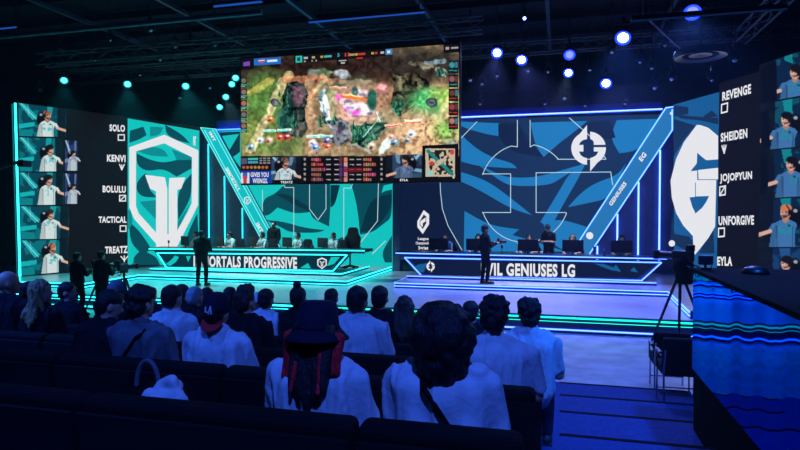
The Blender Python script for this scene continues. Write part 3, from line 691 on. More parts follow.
gr(30,392,126,440,(22,58,156)); gr(32,398,58,434,(214,220,230)); gr(38,398,52,416,(60,90,170)); gr(40,408,50,432,(200,60,66))
gr(54,354,84,360,(60,190,170)); gr(54,363,84,370,(70,150,180)); gr(34,354,50,372,(90,80,110))
for i in range(9): gr(88+(i%3)*12,353+(i//3)*7,96+(i%3)*12,357+(i//3)*7,(170,170,176),.8)
for i in range(7): ge(41+i*11.5,382,4.6,4.6,(190,90+12*i%60,60),1,soft=.2)
rng = random.Random(5)
for i in range(5):
    y = 354+i*15
    gr(222,y,228,y+7,(160,160,166),.9); gr(452,y,458,y+7,(160,160,166),.9)
    for j in range(5+i%3): gr(244+j*6,y,249+j*6,y+9,(rng.randint(110,230),rng.randint(50,130),rng.randint(50,150)),.95)
    for j in range(4+(i*2)%4): gr(400+j*6.5,y,405+j*6.5,y+9,(rng.randint(130,230),rng.randint(60,150),rng.randint(60,150)),.95)
    for x in (288,312,358,380): gr(x,y+3,x+14,y+6,(190,190,196),.85)
    gr(328,y-2,337,y+11,(rng.randint(60,160),50,rng.randint(70,120))); gr(341,y-2,352,y+11,(rng.randint(100,220),rng.randint(80,160),rng.randint(80,200)))
gr(338,384,396,396,(140,22,30),.7)
cv.I = np.clip(cv.I,0,255)
pic = cv.build('game_picture', PS, .02, E['pic'], t)
for i, (q, hx, hy, s_, jc, hr, fl_) in enumerate(((G([(124,352),(213,350),(213,418),(124,420)]),230+166/3,40+368/3,4.2,(200,216,220),(120,90,76),False),(G([(468,346),(575,342),(575,412),(468,415)]),230+527/3,40+360/3,4.2,(84,104,140),(30,26,26),True))):
    cvp = Canvas(q, 80, 60, 60+i); portrait(cvp, hx, hy, s_, jc, hr, fl_, 1, ((30,44,66),(50,80,110),(120,160,190))); cvp.build('camera_feed', PS, .024, E['pic'], t)
cvm = Canvas([(422.3,145.6),(458.5,143.8),(458.3,179.2),(422,180)], 110, 104, 9)
cvm.mix(np.ones_like(cvm.X), (14,13,14)); cvm.rect(425.5,148.5,455,176.6,(196,182,154))
m1 = cvm.noise(2.3,1); cvm.poly([(428,150),(452,150),(453,174),(430,175)], (34,30,26), tex=((m1>.5)).astype(float))
cvm.line(428,151,452,174,3.4,(34,130,130)); cvm.ell(440,162,3.2,2.4,(196,182,154)); cvm.line(429,174,451,152,2.2,(196,182,154))
cvm.ell(431.5,163.5,2.6,2.2,(206,60,54)); cvm.ell(452,152,2.2,2.6,(206,60,70)); cvm.ell(430,173,3.2,3,(150,200,196)); cvm.ell(448,156,.9,.9,(230,60,60)); cvm.ell(436,170,.9,.9,(230,60,60)); cvm.ell(453.6,177.6,1,1,(220,220,220))
cvm.build('minimap', PS, .024, E['pic'], t)
def gtext(s_, x0, y0, x1, y1, m, sl=0.): text(s_, G([(x0,y0),(x1,y0-sl*(x1-x0)),(x1,y1-sl*(x1-x0)),(x0,y1)]), PS, .028, m, t, bold=.03)
gtext('5', 322,40.5,329,50.5, E['cyan'], .07); gtext('13', 345,39,360,49.5, E['red'], .07)
gtext('GIVES YOU', 62,397,116,411, E['white']); gtext('WIIINGS.', 68,415,113,430, E['white'])
gtext('TREATZ', 152,423,188,430, E['white']); gtext('EYLA', 510,416.5,534,423.5, E['white'])
for x in (u0+.6, u1-.6): bars('hanging_cable', (x,VS+.08,z1), (x,VS+.08,7.15), .02, M['metal'], t)
rooted(t)

# ------------------------------------------------------------------ rigging overhead
def truss(label, p, q, side=.34, m=M['alu'], step=.55, hang=True):
    p, q = Vector(p), Vector(q); d = (q-p); L = d.length; d.normalize()
    rootp = p.lerp(q,.5); t = empty('lighting_truss', rootp); tag(t, label, 'truss', 'box trusses under the ceiling')
    up = Vector((0,0,1)) if abs(d.z) < .9 else Vector((0,1,0)); s = d.cross(up).normalized(); up = s.cross(d).normalized()
    c = [(s*a+up*b_)*side/2 for a in (-1,1) for b_ in (-1,1)]
    for o_ in c: bars('chord', p+o_, q+o_, .026, m, t)
    b = NB(); n = int(L/step)
    for i in range(n):
        a0, a1 = p+d*(i*L/n), p+d*((i+1)*L/n)
        for k, (i0, i1) in enumerate(((0,1),(1,3),(3,2),(2,0))):
            x, y = (i0,i1) if i % 2 else (i1,i0)
            cone(b, a0+c[x], a1+c[y], .011, .011, 6)
    obj('lattice', b, m, t)
    if hang and abs(d.z) < .9:
        for f in (.12,.5,.88):
            r = p.lerp(q,f)+up*side/2; bars('hanger', r, (r.x,r.y,8.8), .015, M['metal'], t)
    rooted(t)
truss('box truss directly above the hanging screen', (-15.5,15.08,7.32), (-1.9,15.08,7.32))
truss('dark box truss crossing the ceiling behind the lamps', (-18,19.2,7.75), (6.5,19.2,7.75))
truss('short box truss above the right wall lamps', (-3,12.4,7.5), (5.5,12.4,7.5), .3)
truss('box truss over the left lamps', (-17,17.0,7.62), (-8.5,17.0,7.62), .3)
truss('box truss running from stage to audience on the right', (4.6,6,7.3), (4.6,18,7.3), .3)
truss('upright truss tower beside the left video wall', (-17.9,14.9,.02), (-17.9,14.9,6.6), .36)
def pipe(label, p, q, r, m):
    p, q = Vector(p), Vector(q); t = empty('lighting_pipe', p.lerp(q,.5)); tag(t, label, 'pipe'); bars('pipe_bar', p, q, r, m, t)
    for f in (.15,.85):
        a = p.lerp(q,f); bars('hanger', a, (a.x,a.y,8.8), .012, M['metal'], t)
    rooted(t); return t
pale = mat('pale_pipe_paint', (90,128,140), .45, .2, var=.2, scale=5)
a = onv(-20,42.5,11); c = onv(262,8,11); zz = (a.z+c.z)/2
t = pipe('long pale pipe across the upper left of the ceiling', (a.x,11,zz), (c.x,11,zz), .055, pale)
def ledbar(label, px0, px1, py, v, m, r=.03):
    a = onv(px0,py[0],v); c = onv(px1,py[1],v); z = (a.z+c.z)/2
    t = empty('led_batten', ((a.x+c.x)/2,v,z)); tag(t, label, 'light'); 
    b = NB(); box(b, ((a.x+c.x)/2,v+.02,z+.035), (abs(c.x-a.x),.09,.06)); obj('batten_body', b, M['black'], t)
    strip(t, (a.x,v-.01,z), (c.x,v-.01,z), m, r)
    for f in (.1,.9):
        x = a.x+(c.x-a.x)*f; bars('hanger', (x,v+.02,z+.05), (x,v+.02,8.8), .012, M['metal'], t)
    rooted(t)
ledbar('dim blue batten light above the hanging screen', 309, 425, (22.5,12.5), 13, E['s_dim'])
ledbar('blue batten light at the top edge left of the hanging screen', 214, 262, (6.5,2), 10, E['s_dim'])
ledbar('short blue batten light in the upper left corner', -8, 17, (30,27), 12, E['s_dim'])
ledbar('long dim batten light at the upper right', 631, 787, (21,9), 9, emit('strip_dull_blue',(24,60,130),.25), .022)
a = Vector(onv(643,14,11)); c = Vector(onv(681,49,11.6)); b = NB(); cone(b, a, c, .02, .02); cone(b, a, (a.x,a.y,8.8), .012,.012); t = obj('brace_rod', b, mat('pinkish_rod',(160,140,150),.4,.5)); tag(t, 'thin pale slanting rod below the topmost right lamp', 'rod')
# round ring fixture
c = onv(700.5,55.5,11); b = NB()
lathe(b, [(.28,0),(.40,-.03),(.42,.03),(.40,.09),(.28,.1),(.26,.05),(.28,0)], 36, Matrix.Translation(c)); lathe(b, [(.0,.02),(.18,.0),(.2,.05),(.0,.09)], 28, Matrix.Translation(c))
t = tag(obj('ceiling_speaker', b, mat('speaker_grille', (26,34,60), .35, .5)), 'round ringed ceiling speaker at the upper right', 'speaker')
b = NB(); cone(b, (c.x,c.y,c.z+.05), (c.x,c.y,8.8), .02, .02); o = obj('drop_rod', b, M['metal'], t)
# cables, ducts and small grid ironwork high in the dark
ri = random.Random(11)
for i in range(9):
    v = 8.6+i*1.75; b = NB(); box(b, (-6,v,8.62), (30,.12,.2)); t = obj('ceiling_joist', b, M['ceilm']); tag(t, 'dark steel joist crossing the ceiling', 'joist', 'joists under the ceiling')
for i in range(6):
    u = -14+i*3.4; b = NB(); box(b, (u,14,8.45), (.1,16,.12)); t = obj('ceiling_channel', b, M['alu']); tag(t, 'dark metal channel running along the ceiling', 'channel', 'channels under the ceiling')

def lamp(px, py, v, kind, label, group, size=.16, spot=None, aim=None, tilt=None):
    c = onv(px, py, v); t = empty('stage_light', c); tag(t, label, 'light', group)
    d = (Vector((-.5,0,1.4))+Vector((random.uniform(-1.5,1.5),0,0)) - c).normalized()
    d = Vector((d.x, d.y, d.z-.42)).normalized()
    rot = d.to_track_quat('Z','Y').to_matrix().to_4x4(); T = Matrix.Translation(c) @ rot
    b = NB(); lathe(b, [(0,-.34),(size*.75,-.33),(size*.95,-.2),(size*1.08,-.04),(size*1.08,.015),(size,.015),(size*.98,-.02),(0,-.021)], 28, T); obj('housing', b, M['black'], t, True)
    lm = {'blue':E['lensb'],'violet':E['lensd'],'teal':E['lenst'],'off':M['chrome']}[kind]
    b = NB(); lathe(b, [(0,.012),(size*.42,.008),(size*.66,-.004),(size*.66,-.018),(0,-.0185)], 24, T); obj('lens', b, lm, t, True)
    if kind != 'off':  # glowing ring added around the lens to imitate the lamp's halo
        b = NB(); lathe(b, [(size*.67,-.012),(size*.97,.004),(size*1.05,-.012),(size*.67,-.018),(size*.67,-.012)], 28, T)
        obj('halo_ring', b, E['halob'] if kind != 'teal' else emit('halo_ring_teal',(10,150,160),1.2), t)
    b = NB(); s = rot.to_3x3() @ Vector((1,0,0)); s.z = 0; s.normalize(); e = c - d*.12; k = size*1.25
    tube(b, [e-s*k, e-s*k+Vector((0,0,k*1.35)), e+s*k+Vector((0,0,k*1.35)), e+s*k], .014, 6); obj('yoke', b, M['metal'], t)
    b = NB(); cone(b, e+Vector((0,0,k*1.35)), (e.x,e.y,8.8), .012, .012, 8); box(b, e+Vector((0,0,k*1.35+.06)), (.07,.07,.1)); obj('clamp_stem', b, M['metal'], t)
    if spot:
        ld = bpy.data.lights.new('lamp_beam','SPOT'); lo = bpy.data.objects.new('lamp_beam', ld); C.objects.link(lo); lo.parent = t
        ld.energy = spot[0]; ld.color = spot[1]; ld.spot_size = R(spot[2]); ld.spot_blend = .6; ld.shadow_soft_size = .1
        p = c+d*.1; lo.location = p; lo.rotation_euler = (Vector(aim)-p).to_track_quat('-Z','Y').to_euler()
    rooted(t); return t
GB, GT = 'blue lamps over the right of the stage', 'teal lamps over the left of the stage'
BL = (.10,.22,1.); LV = (.24,.26,1.); TLc = (.05,.85,.85)
lamp(497,53,17,'blue','bright lamp just right of the hanging screen, left of a pair',GB,.16,(2300,LV,75),(-2.5,15.4,.4))
lamp(521.5,60,17,'blue','bright lamp second to the right of the hanging screen',GB,.155,(2300,LV,75),(1.5,15.2,.4))
lamp(569.5,55,17,'violet','dimmer speckled violet lamp above a bright blue lamp',GB,.15)
lamp(568.5,73,19,'blue','bright lamp directly below the speckled violet lamp',GB,.15,(2500,(.5,.6,1.),60),(-1,19.6,1.6))
lamp(606,83.5,19,'blue','lowest bright lamp, above the blue video wall',GB,.17,(1000,LV,80),(3,13.5,.4))
lamp(564.5,98.5,21,'off','unlit grey round lamp low above the blue video wall',GB,.12)
lamp(623,38,14,'blue','bright lamp near top right with wide halo',GB,.165,(1300,(.08,.2,1.),80),(.6,11,0))
lamp(692.5,12.5,11,'violet','speckled lamp highest at the upper right',GB,.14,(700,BL,80),(1,7,0))
lamp(524.5,18.5,14,'blue','tiny blue lamp high right of the hanging screen',GB,.045)
lamp(64,80.5,16,'teal','leftmost teal lamp above the left video wall',GT,.13,(900,TLc,75),(-15,15.6,.4))
lamp(127.5,84.3,16.5,'teal','teal lamp second from the left',GT,.13,(1300,TLc,75),(-12,15.4,.4))
lamp(185.7,86.3,17,'teal','teal lamp third from the left',GT,.13,(1300,TLc,75),(-9,15.4,.4))
lamp(235.6,78,17.5,'teal','topmost teal lamp at the left edge of the hanging screen',GT,.125)
lamp(231.8,84.3,17.5,'teal','teal lamp second from the top beside the hanging screen',GT,.12)
lamp(225.8,97,19,'teal','teal lamp third from the top beside the hanging screen',GT,.13,(2200,(.5,.95,1.),65),(-9.5,19.6,1.6))
lamp(219.6,107.2,21,'teal','lowest teal lamp just above the slanted teal beam',GT,.14)
for i, (px, py, v) in enumerate(((482,84,20),(497,76,20),(528,71,20),(548,72,20),(590,70,20),(612,52,17),(545,104,21.5),(585,106,21.5),(625,104,21.5),(470,80,18),(640,62,15),(652,68,15),(665,45,13),(672,79,16),(735,60,13),(712,80,14),(655,88,18),
                                 (150,30,14),(175,47,15.5),(160,60,17),(205,60,17),(190,40,15),(95,60,16),(60,50,15),(110,40,14),(215,45,15.5),(140,75,18),(210,88,20),(180,98,20),(40,90,17),(480,104,21.5))):
    lamp(px, py, v, 'off', 'dark unlit stage lamp hanging in the ceiling rig', 'unlit lamps in the ceiling rig', ri.uniform(.07,.11))
# blue house wash above and behind the seats
def wash(x, y, z, aim, e, col=(.04,.16,1.), size=85):
    t = empty('house_light', (x,y,z)); tag(t, 'blue wash lamp above the seating', 'light', 'house wash lamps')
    d = (Vector(aim)-Vector((x,y,z))).normalized(); T = Matrix.Translation((x,y,z)) @ d.to_track_quat('Z','Y').to_matrix().to_4x4()
    b = NB(); lathe(b, [(0,-.3),(.13,-.29),(.16,0),(.15,0),(.14,-.04),(0,-.041)], 24, T); cone(b, (x,y,z+.1), (x,y,8.8), .015, .015); obj('housing', b, M['black'], t)
    ld = bpy.data.lights.new('wash_beam','SPOT'); lo = bpy.data.objects.new('wash_beam', ld); C.objects.link(lo); lo.parent = t
    ld.energy = e; ld.color = col; ld.spot_size = R(size); ld.spot_blend = .8; ld.shadow_soft_size = .15
    lo.location = Vector((x,y,z))+d*.05; lo.rotation_euler = d.to_track_quat('-Z','Y').to_euler(); rooted(t)
wash(.5,-.8,6.6,(-.6,3.2,1.4),1300,(.042,.14,1.),size=70)
wash(-5,1.5,6.8,(-3.4,5.2,1.),700,(.03,.135,1.),size=75)
wash(2.4,3.2,7.0,(.6,7.2,.3),2300,(.01,.15,1.),size=50)
wash(-8.6,2.6,6.6,(-5.6,5.6,1.3),2400,(.03,.14,1.),size=42)

# ------------------------------------------------------------------ production booth with a glossy side, right of the aisle
BU, BV, BT, BP = 1.29, 6.5, 2.10, 1.09
t = empty('production_booth', (BU,-1,0)); tag(t, 'tall black-topped production booth with a rippled glossy blue side along the aisle', 'booth')
bl = BV+1; bc = BV-bl/2; bw = 7.
b = NB(); box(b, (BU+bw/2,bc,BP/2), (bw,bl,BP)); obj('plinth', b, M['matte'], t)
b = NB(); box(b, (BU+bw/2+.02,bc,(BP+BT)/2-.02), (bw-.04,bl-.01,BT-BP-.04)); obj('booth_body', b, M['matte'], t)
b = NB(); box(b, (BU+bw/2-.02,bc,BT-.02), (bw+.04,bl,.04), bev=.008); obj('booth_top', b, M['matte'], t)
gm = bpy.data.materials.new('glossy_blue_acrylic'); gm.use_nodes = True; nt = gm.node_tree; pb = nt.nodes['Principled BSDF']
pb.inputs['Base Color'].default_value = lin((36,112,168))+(1,); pb.inputs['Metallic'].default_value = 1.; pb.inputs['Specular Tint'].default_value = lin((96,180,226))+(1,); pb.inputs['Roughness'].default_value = .015
tcn = nt.nodes.new('ShaderNodeTexCoord'); mpn = nt.nodes.new('ShaderNodeMapping'); mpn.inputs['Scale'].default_value = (1,1.0,.12); nt.links.new(tcn.outputs['Object'], mpn.inputs['Vector'])
nz = nt.nodes.new('ShaderNodeTexNoise'); nz.inputs['Scale'].default_value = 1.7; nz.inputs['Detail'].default_value = .6; nt.links.new(mpn.outputs['Vector'], nz.inputs['Vector'])
bp = nt.nodes.new('ShaderNodeBump'); bp.inputs['Strength'].default_value = .5; bp.inputs['Distance'].default_value = .11; nt.links.new(nz.outputs['Fac'], bp.inputs['Height']); nt.links.new(bp.outputs['Normal'], pb.inputs['Normal'])
b = NB(); box(b, (BU-.002,bc,(BP+BT-.04)/2), (.03,bl-.005,BT-BP-.045)); obj('glossy_panel', b, gm, t)
rooted(t)
def on_top(px, py): return onz(px, py, 1.93)
c = Vector((ground(706,6.3)[0], 6.3, BT)); t = empty('desk_monitor', c); tag(t, 'small dark monitor seen from behind on the far end of the booth top', 'monitor')
b = NB(); box(b, c+Vector((0,0,.09)), (.13,.05,.09), bev=.012); obj('screen_shell', b, M['plastic'], t)
b = NB(); box(b, c+Vector((0,0,.012)), (.09,.08,.02)); cone(b, c, c+Vector((0,.01,.07)), .012, .012); obj('stand', b, M['plastic'], t); rooted(t)
c = Vector((ground(756,6.0)[0], 6.0, BT)); b = NB(); lathe(b, [(0,0),(.11,0),(.11,.02),(.085,.05),(.04,.066),(0,.07)], 28); o = obj('desk_lamp_dome', b, M['plastic'], None, True); o.location = c; tag(o, 'low dark dome-shaped device on the booth top', 'device')
# ------------------------------------------------------------------ audience benches
def copy_tree(o, parent=None):
    c = o.copy(); C.objects.link(c)
    if parent: c.parent = parent
    for ch in list(o.children): copy_tree(ch, c)
    return c
def bench(n):
    w = .64*n-.015; t = empty('theatre_bench')
    b = NB(); box(b, (0,-.01,.60), (w,.12,.56), Matrix.Rotation(R(7),3,'X'), bev=.035); obj('backrest', b, M['seat'], t)
    b = NB(); box(b, (0,-.075,.52), (w-.02,.02,.6), Matrix.Rotation(R(7),3,'X')); obj('back_shell', b, M['seatback'], t)
    for i in range(n):
        b = NB(); box(b, (-w/2+w*(i+.5)/n,.30,.41), (w/n-.03,.46,.1), bev=.03); obj('seat_cushion', b, M['seat'], t)
    b = NB(); box(b, (0,.28,.33), (w-.04,.4,.06)); obj('seat_frame', b, M['seatback'], t)
    for s in (-1,1):
        b = NB(); box(b, (s*(w/2-.03),.18,.165), (.05,.36,.33)); obj('leg', b, M['metal'], t)
    return t
protos = {}
ROWN = {6:'nearest row',5:'second row',4:'third row',3:'fourth row',2:'fifth row'}
ORD = ['first','second','third','fourth','fifth','sixth','seventh','eighth','ninth']
for k in (6,5,4,3,2):
    z = .16*k; v = EDGE(k)-1.05; u = -.12; i = 0
    umin = {6:-3.2,5:-4.6,4:-5.6,3:-7.0,2:-8.2}[k]
    while u > umin:
        n = 1 if i == 0 else 2
        if n in protos: t = copy_tree(protos[n])
        else: t = protos[n] = bench(n)
        t.location = (u-.32*n, v, z)
        if n == 1: lab = f'dark upholstered single seat at the aisle end of the {ROWN[k]}'
        else: lab = f'dark upholstered two-seat bench in the {ROWN[k]}, {ORD[i-1]} from the aisle seat'
        tag(t, lab, 'seat', 'dark seats in the audience rows'); u -= .64*n; i += 1

# stacking chairs at the foot of the aisle
def chair(loc, rz, label):
    t = empty('stacking_chair', loc, rz); tag(t, label, 'chair', 'padded chairs beside the booth')
    b = NB(); box(b, (0,-.2,.67), (.5,.09,.46), Matrix.Rotation(R(8),3,'X'), bev=.035); obj('backrest', b, M['seat'], t)
    b = NB(); box(b, (0,.05,.46), (.5,.5,.13), bev=.04); obj('seat', b, M['seat'], t)
    for s in (-1,1):
        for y, top in ((.22,.44),(-.2,.9)):
            b = NB(); tube(b, [(s*.23,y-(.04 if y < 0 else -.03),.01),(s*.23,y,.44)]+([(s*.22,y-.05,.75)] if y < 0 else []), .013); obj('leg', b, M['chrome'], t)
        b = NB(); tube(b, [(s*.245,.22,.44),(s*.25,.2,.66),(s*.25,-.18,.66)], .013); obj('arm_tube', b, M['chrome'], t)
        b = NB(); box(b, (s*.25,.03,.68), (.05,.28,.03), bev=.012); obj('armrest', b, M['plastic'], t)
    b = NB(); tube(b, [(-.23,.2,.15),(.23,.2,.15)], .01); obj('stretcher', b, M['chrome'], t)
chair((1.50,8.42,.16), R(2), 'dark padded chair with pale metal legs on the aisle step beside the glossy booth')
chair((1.57,9.62,0), R(0), 'dark padded chair on the floor, half hidden behind the chair on the step')

# broadcast camera on a tripod
def tripod_cam(loc, rz, label, h, big=1., spread=.55, name='broadcast_camera'):
    t = empty(name, loc, rz); tag(t, label, 'camera')
    for i in range(3):
        a = R(90+120*i); b = NB(); f = (math.cos(a)*spread, math.sin(a)*spread, .02)
        cap(b, (math.cos(a)*.06, math.sin(a)*.06, h*.72), f, .03, .022, 8); o = obj('leg', b, M['black'], t)
    b = NB()
    for i in range(3):
        a = R(90+120*i); cone(b, (0,0,.28), (math.cos(a)*spread*.62, math.sin(a)*spread*.62, .27), .012, .012, 6)
    obj('spreader', b, M['metal'], t)
    b = NB(); cone(b, (0,0,h*.66), (0,0,h*.86), .05*big, .06*big); box(b, (0,0,h*.87), (.2*big,.26*big,.06)); obj('pan_head', b, M['black'], t)
    b = NB(); zc = h*.87+.03+.15*big; box(b, (0,-.05,zc), (.2*big,.55*big,.3*big), bev=.03); obj('camera_body', b, M['plastic'], t)
    b = NB(); cone(b, (0,.2*big,zc), (0,.62*big,zc), .1*big, .12*big, 20); box(b, (0,.66*big,zc), (.3*big,.12*big,.24*big), bev=.01); obj('lens', b, M['plastic'], t)
    b = NB(); box(b, (-.05*big,-.3*big,zc+.22*big), (.26*big,.12*big,.17*big), bev=.01); cone(b, (0,-.2*big,zc+.1*big), (-.05*big,-.3*big,zc+.2*big), .02,.02); obj('viewfinder', b, M['plastic'], t)
    for s in (-1,1):
        b = NB(); tube(b, [(s*.08*big,-.1,h*.87),(s*.28*big,-.55*big,h*.82),(s*.3*big,-.68*big,h*.85)], .014); obj('pan_handle', b, M['black'], t)
    return t
u_, v_, D_ = ground(681,12.5)
t = tripod_cam((u_,v_,0), R(48), 'large broadcast camera on a tall tripod in front of the blue stage, beside the booth', 1.92, .72, .62)
b = NB(); ell(b, (0,-.05,1.62), (.17,.2,.2)); box(b, (0,-.08,1.42), (.24,.28,.3), bev=.06); obj('rain_cover', b, M['matte'], t, True)

# desk monitors, keyboards and small things on the two desks
def monitor(px, v, w, h, rz, label, grp, lit):
    u, _, D = ground(px, v); t = empty('gaming_monitor', (u,v,1.33), rz); tag(t, label, 'monitor', grp)
    b = NB(); box(b, (0,0,.12+h/2), (w,.035,h), bev=.008); obj('screen_shell', b, M['plastic'], t)
    b = NB(); box(b, (0,.02,.12+h/2), (w-.03,.002,h-.03)); o = obj('display', b, lit, t)
    b = NB(); box(b, (0,.02,.01), (.26,.18,.02), bev=.004); cone(b, (0,.03,.01), (0,.025,.2), .022, .018); obj('stand', b, M['metal'], t)
    return t
dispT = emit('display_glow_teal', (150,210,220), 2.5); dispB = emit('display_glow_blue', (140,170,230), 2.5)
VM = 18.85
posn = ['leftmost','second from the left','middle','fourth from the left','rightmost']
for i, px in enumerate((184.5,220,252,287,322.5)):
    t = monitor(px, VM, .52, .33, R(-28), f'dark monitor on the left team desk, {posn[i]} of five', 'monitors on the left desk', dispT)
for i, px in enumerate((438.5,476,528,573,622)):
    t = monitor(px, VM, .62, .36, 0, f'dark monitor on the right team desk, {posn[i]} of five', 'monitors on the right desk', dispB)
def small(kind, px, v, label, z=1.33):
    u = ground(px, v)[0]; c = Vector((u,v,z))
    if kind == 'mic':
        t = empty('desk_microphone', c); b = NB(); lathe(b, [(0,0),(.07,0),(.07,.015),(.012,.02),(.010,.2),(0,.2)], 20); obj('stand', b, M['metal'], t)
        b = NB(); lathe(b, [(0,.19),(.03,.2),(.036,.24),(.03,.29),(0,.3)], 20); obj('capsule', b, M['plastic'], t, True)
    elif kind == 'cup':
        t = empty('drink_cup', c); b = NB(); lathe(b, [(0,0),(.032,0),(.04,.12),(.037,.12),(.03,.005),(0,.005)], 20); obj('cup', b, M['white'], t, True)
        b = NB(); lathe(b, [(.041,.118),(.041,.13),(.03,.14),(0,.14)], 20); obj('lid', b, M['plastic'], t)
    else:
        t = empty('water_bottle', c); b = NB(); lathe(b, [(0,0),(.032,0),(.034,.02),(.034,.14),(.014,.18),(.014,.2),(0,.2)], 20); obj('bottle', b, M['blue_j'], t, True)
        b = NB(); lathe(b, [(.016,.195),(.016,.22),(0,.222)], 16); obj('bottle_cap', b, M['white'], t)
    tag(t, label, {'mic':'microphone','cup':'cup','bottle':'bottle'}[kind])
small('mic',168.5,18.8,'small desk microphone at the left end of the left team desk')
small('bottle',312,18.8,'blue bottle left of the rightmost monitor on the left desk')
small('cup',337.5,18.75,'white cup at the right end of the left desk')
small('mic',502,18.8,'dark desk microphone between the monitors of the right desk')
small('cup',421,18.75,'white cup at the left end of the right desk')
small('cup',516.5,18.75,'white cup left of the middle monitor on the right desk')
small('cup',541.5,18.75,'white cup right of the middle monitor on the right desk')
small('bottle',604.5,18.75,'bottle standing left of the rightmost monitor on the right desk')
small('mic',594.5,18.75,'dark microphone by the foot of the slanted blue beam')
def gchair(loc, rz, label, grp):
    t = empty('gaming_chair', loc, rz); tag(t, label, 'chair', grp)
    b = NB(); pts = [(-.24,.5),(.24,.5),(.28,.76),(.2,.86),(.17,.98),(.1,1.02),(-.1,1.02),(-.17,.98),(-.2,.86),(-.28,.76)]
    prism(b, [Vector((x,-.27,z)) for x, z in pts], Vector((0,-.1,0))); obj('backrest', b, M['plastic'], t)
    b = NB(); box(b, (0,.0,.45), (.52,.5,.1), bev=.035); obj('seat', b, M['plastic'], t)
    b = NB(); cone(b, (0,0,.08), (0,0,.42), .03, .03); 
    for i in range(5): a = R(72*i); cone(b, (0,0,.09), (.3*math.cos(a),.3*math.sin(a),.04), .025, .02, 8)
    obj('base', b, M['metal'], t); return t
gchair((ground(350,19.7)[0],19.7,.66), R(180), 'empty dark high-backed gaming chair at the right end of the left desk', None).scale = (1,1,1.42)

# ------------------------------------------------------------------ people
def remeshed(bm, voxel, it=2, amp=0., freq=(10,10,10), seed=0., post=None, fold=False):
    me = bpy.data.meshes.new('tmp'); bm.to_mesh(me); bm.free(); o = bpy.data.objects.new('tmp', me); C.objects.link(o)
    m = o.modifiers.new('r','REMESH'); m.mode = 'VOXEL'; m.voxel_size = voxel
    s = o.modifiers.new('s','SMOOTH'); s.factor = .5; s.iterations = it
    dg = bpy.context.evaluated_depsgraph_get(); dg.update()
    r = bpy.data.meshes.new_from_object(o.evaluated_get(dg)); bpy.data.objects.remove(o); bpy.data.meshes.remove(me)
    if amp:
        nn = [v.normal.copy() for v in r.vertices]
        for v, n in zip(r.vertices, nn):
            p = Vector((v.co.x*freq[0]+seed, v.co.y*freq[1], v.co.z*freq[2])); k_ = noise.noise(p); v.co += n*((max(0.,1-2.6*abs(k_))**2-.35)*amp if fold else k_*amp)
    if post:
        for v in r.vertices: post(v)
    r.update(); return r
def hand_template(grip):
    b = NB(); ell(b, (0,.045,0), (.04,.052,.016)); cap(b, (0,-.01,0), (0,.03,0), .026, .03, 10)
    for i, L in enumerate((.072,.082,.076,.058)):
        x = -.03+.0205*i; a = Vector((x,.085-.004*abs(i-1.2),0)); d1, d2 = (R(-25),R(-60)) if not grip else (R(-55),R(-120))
        m_ = a+Vector((x*.15,math.cos(d1)*L*.52,math.sin(d1)*L*.52)); e = m_+Vector((0,math.cos(d2)*L*.48,math.sin(d2)*L*.48))
        cap(b, a-Vector((0,.02,0)), m_, .0092, .0085, 8); cap(b, m_, e, .0085, .007, 8)
    cap(b, (.03,.015,-.003), (.058,.05,-.012), .013, .0105, 8); cap(b, (.058,.05,-.012), (.058,.082,-.02), .0105, .008, 8)
    return remeshed(b, .0055, 1)
HANDS = {g: hand_template(g) for g in (False, True)}

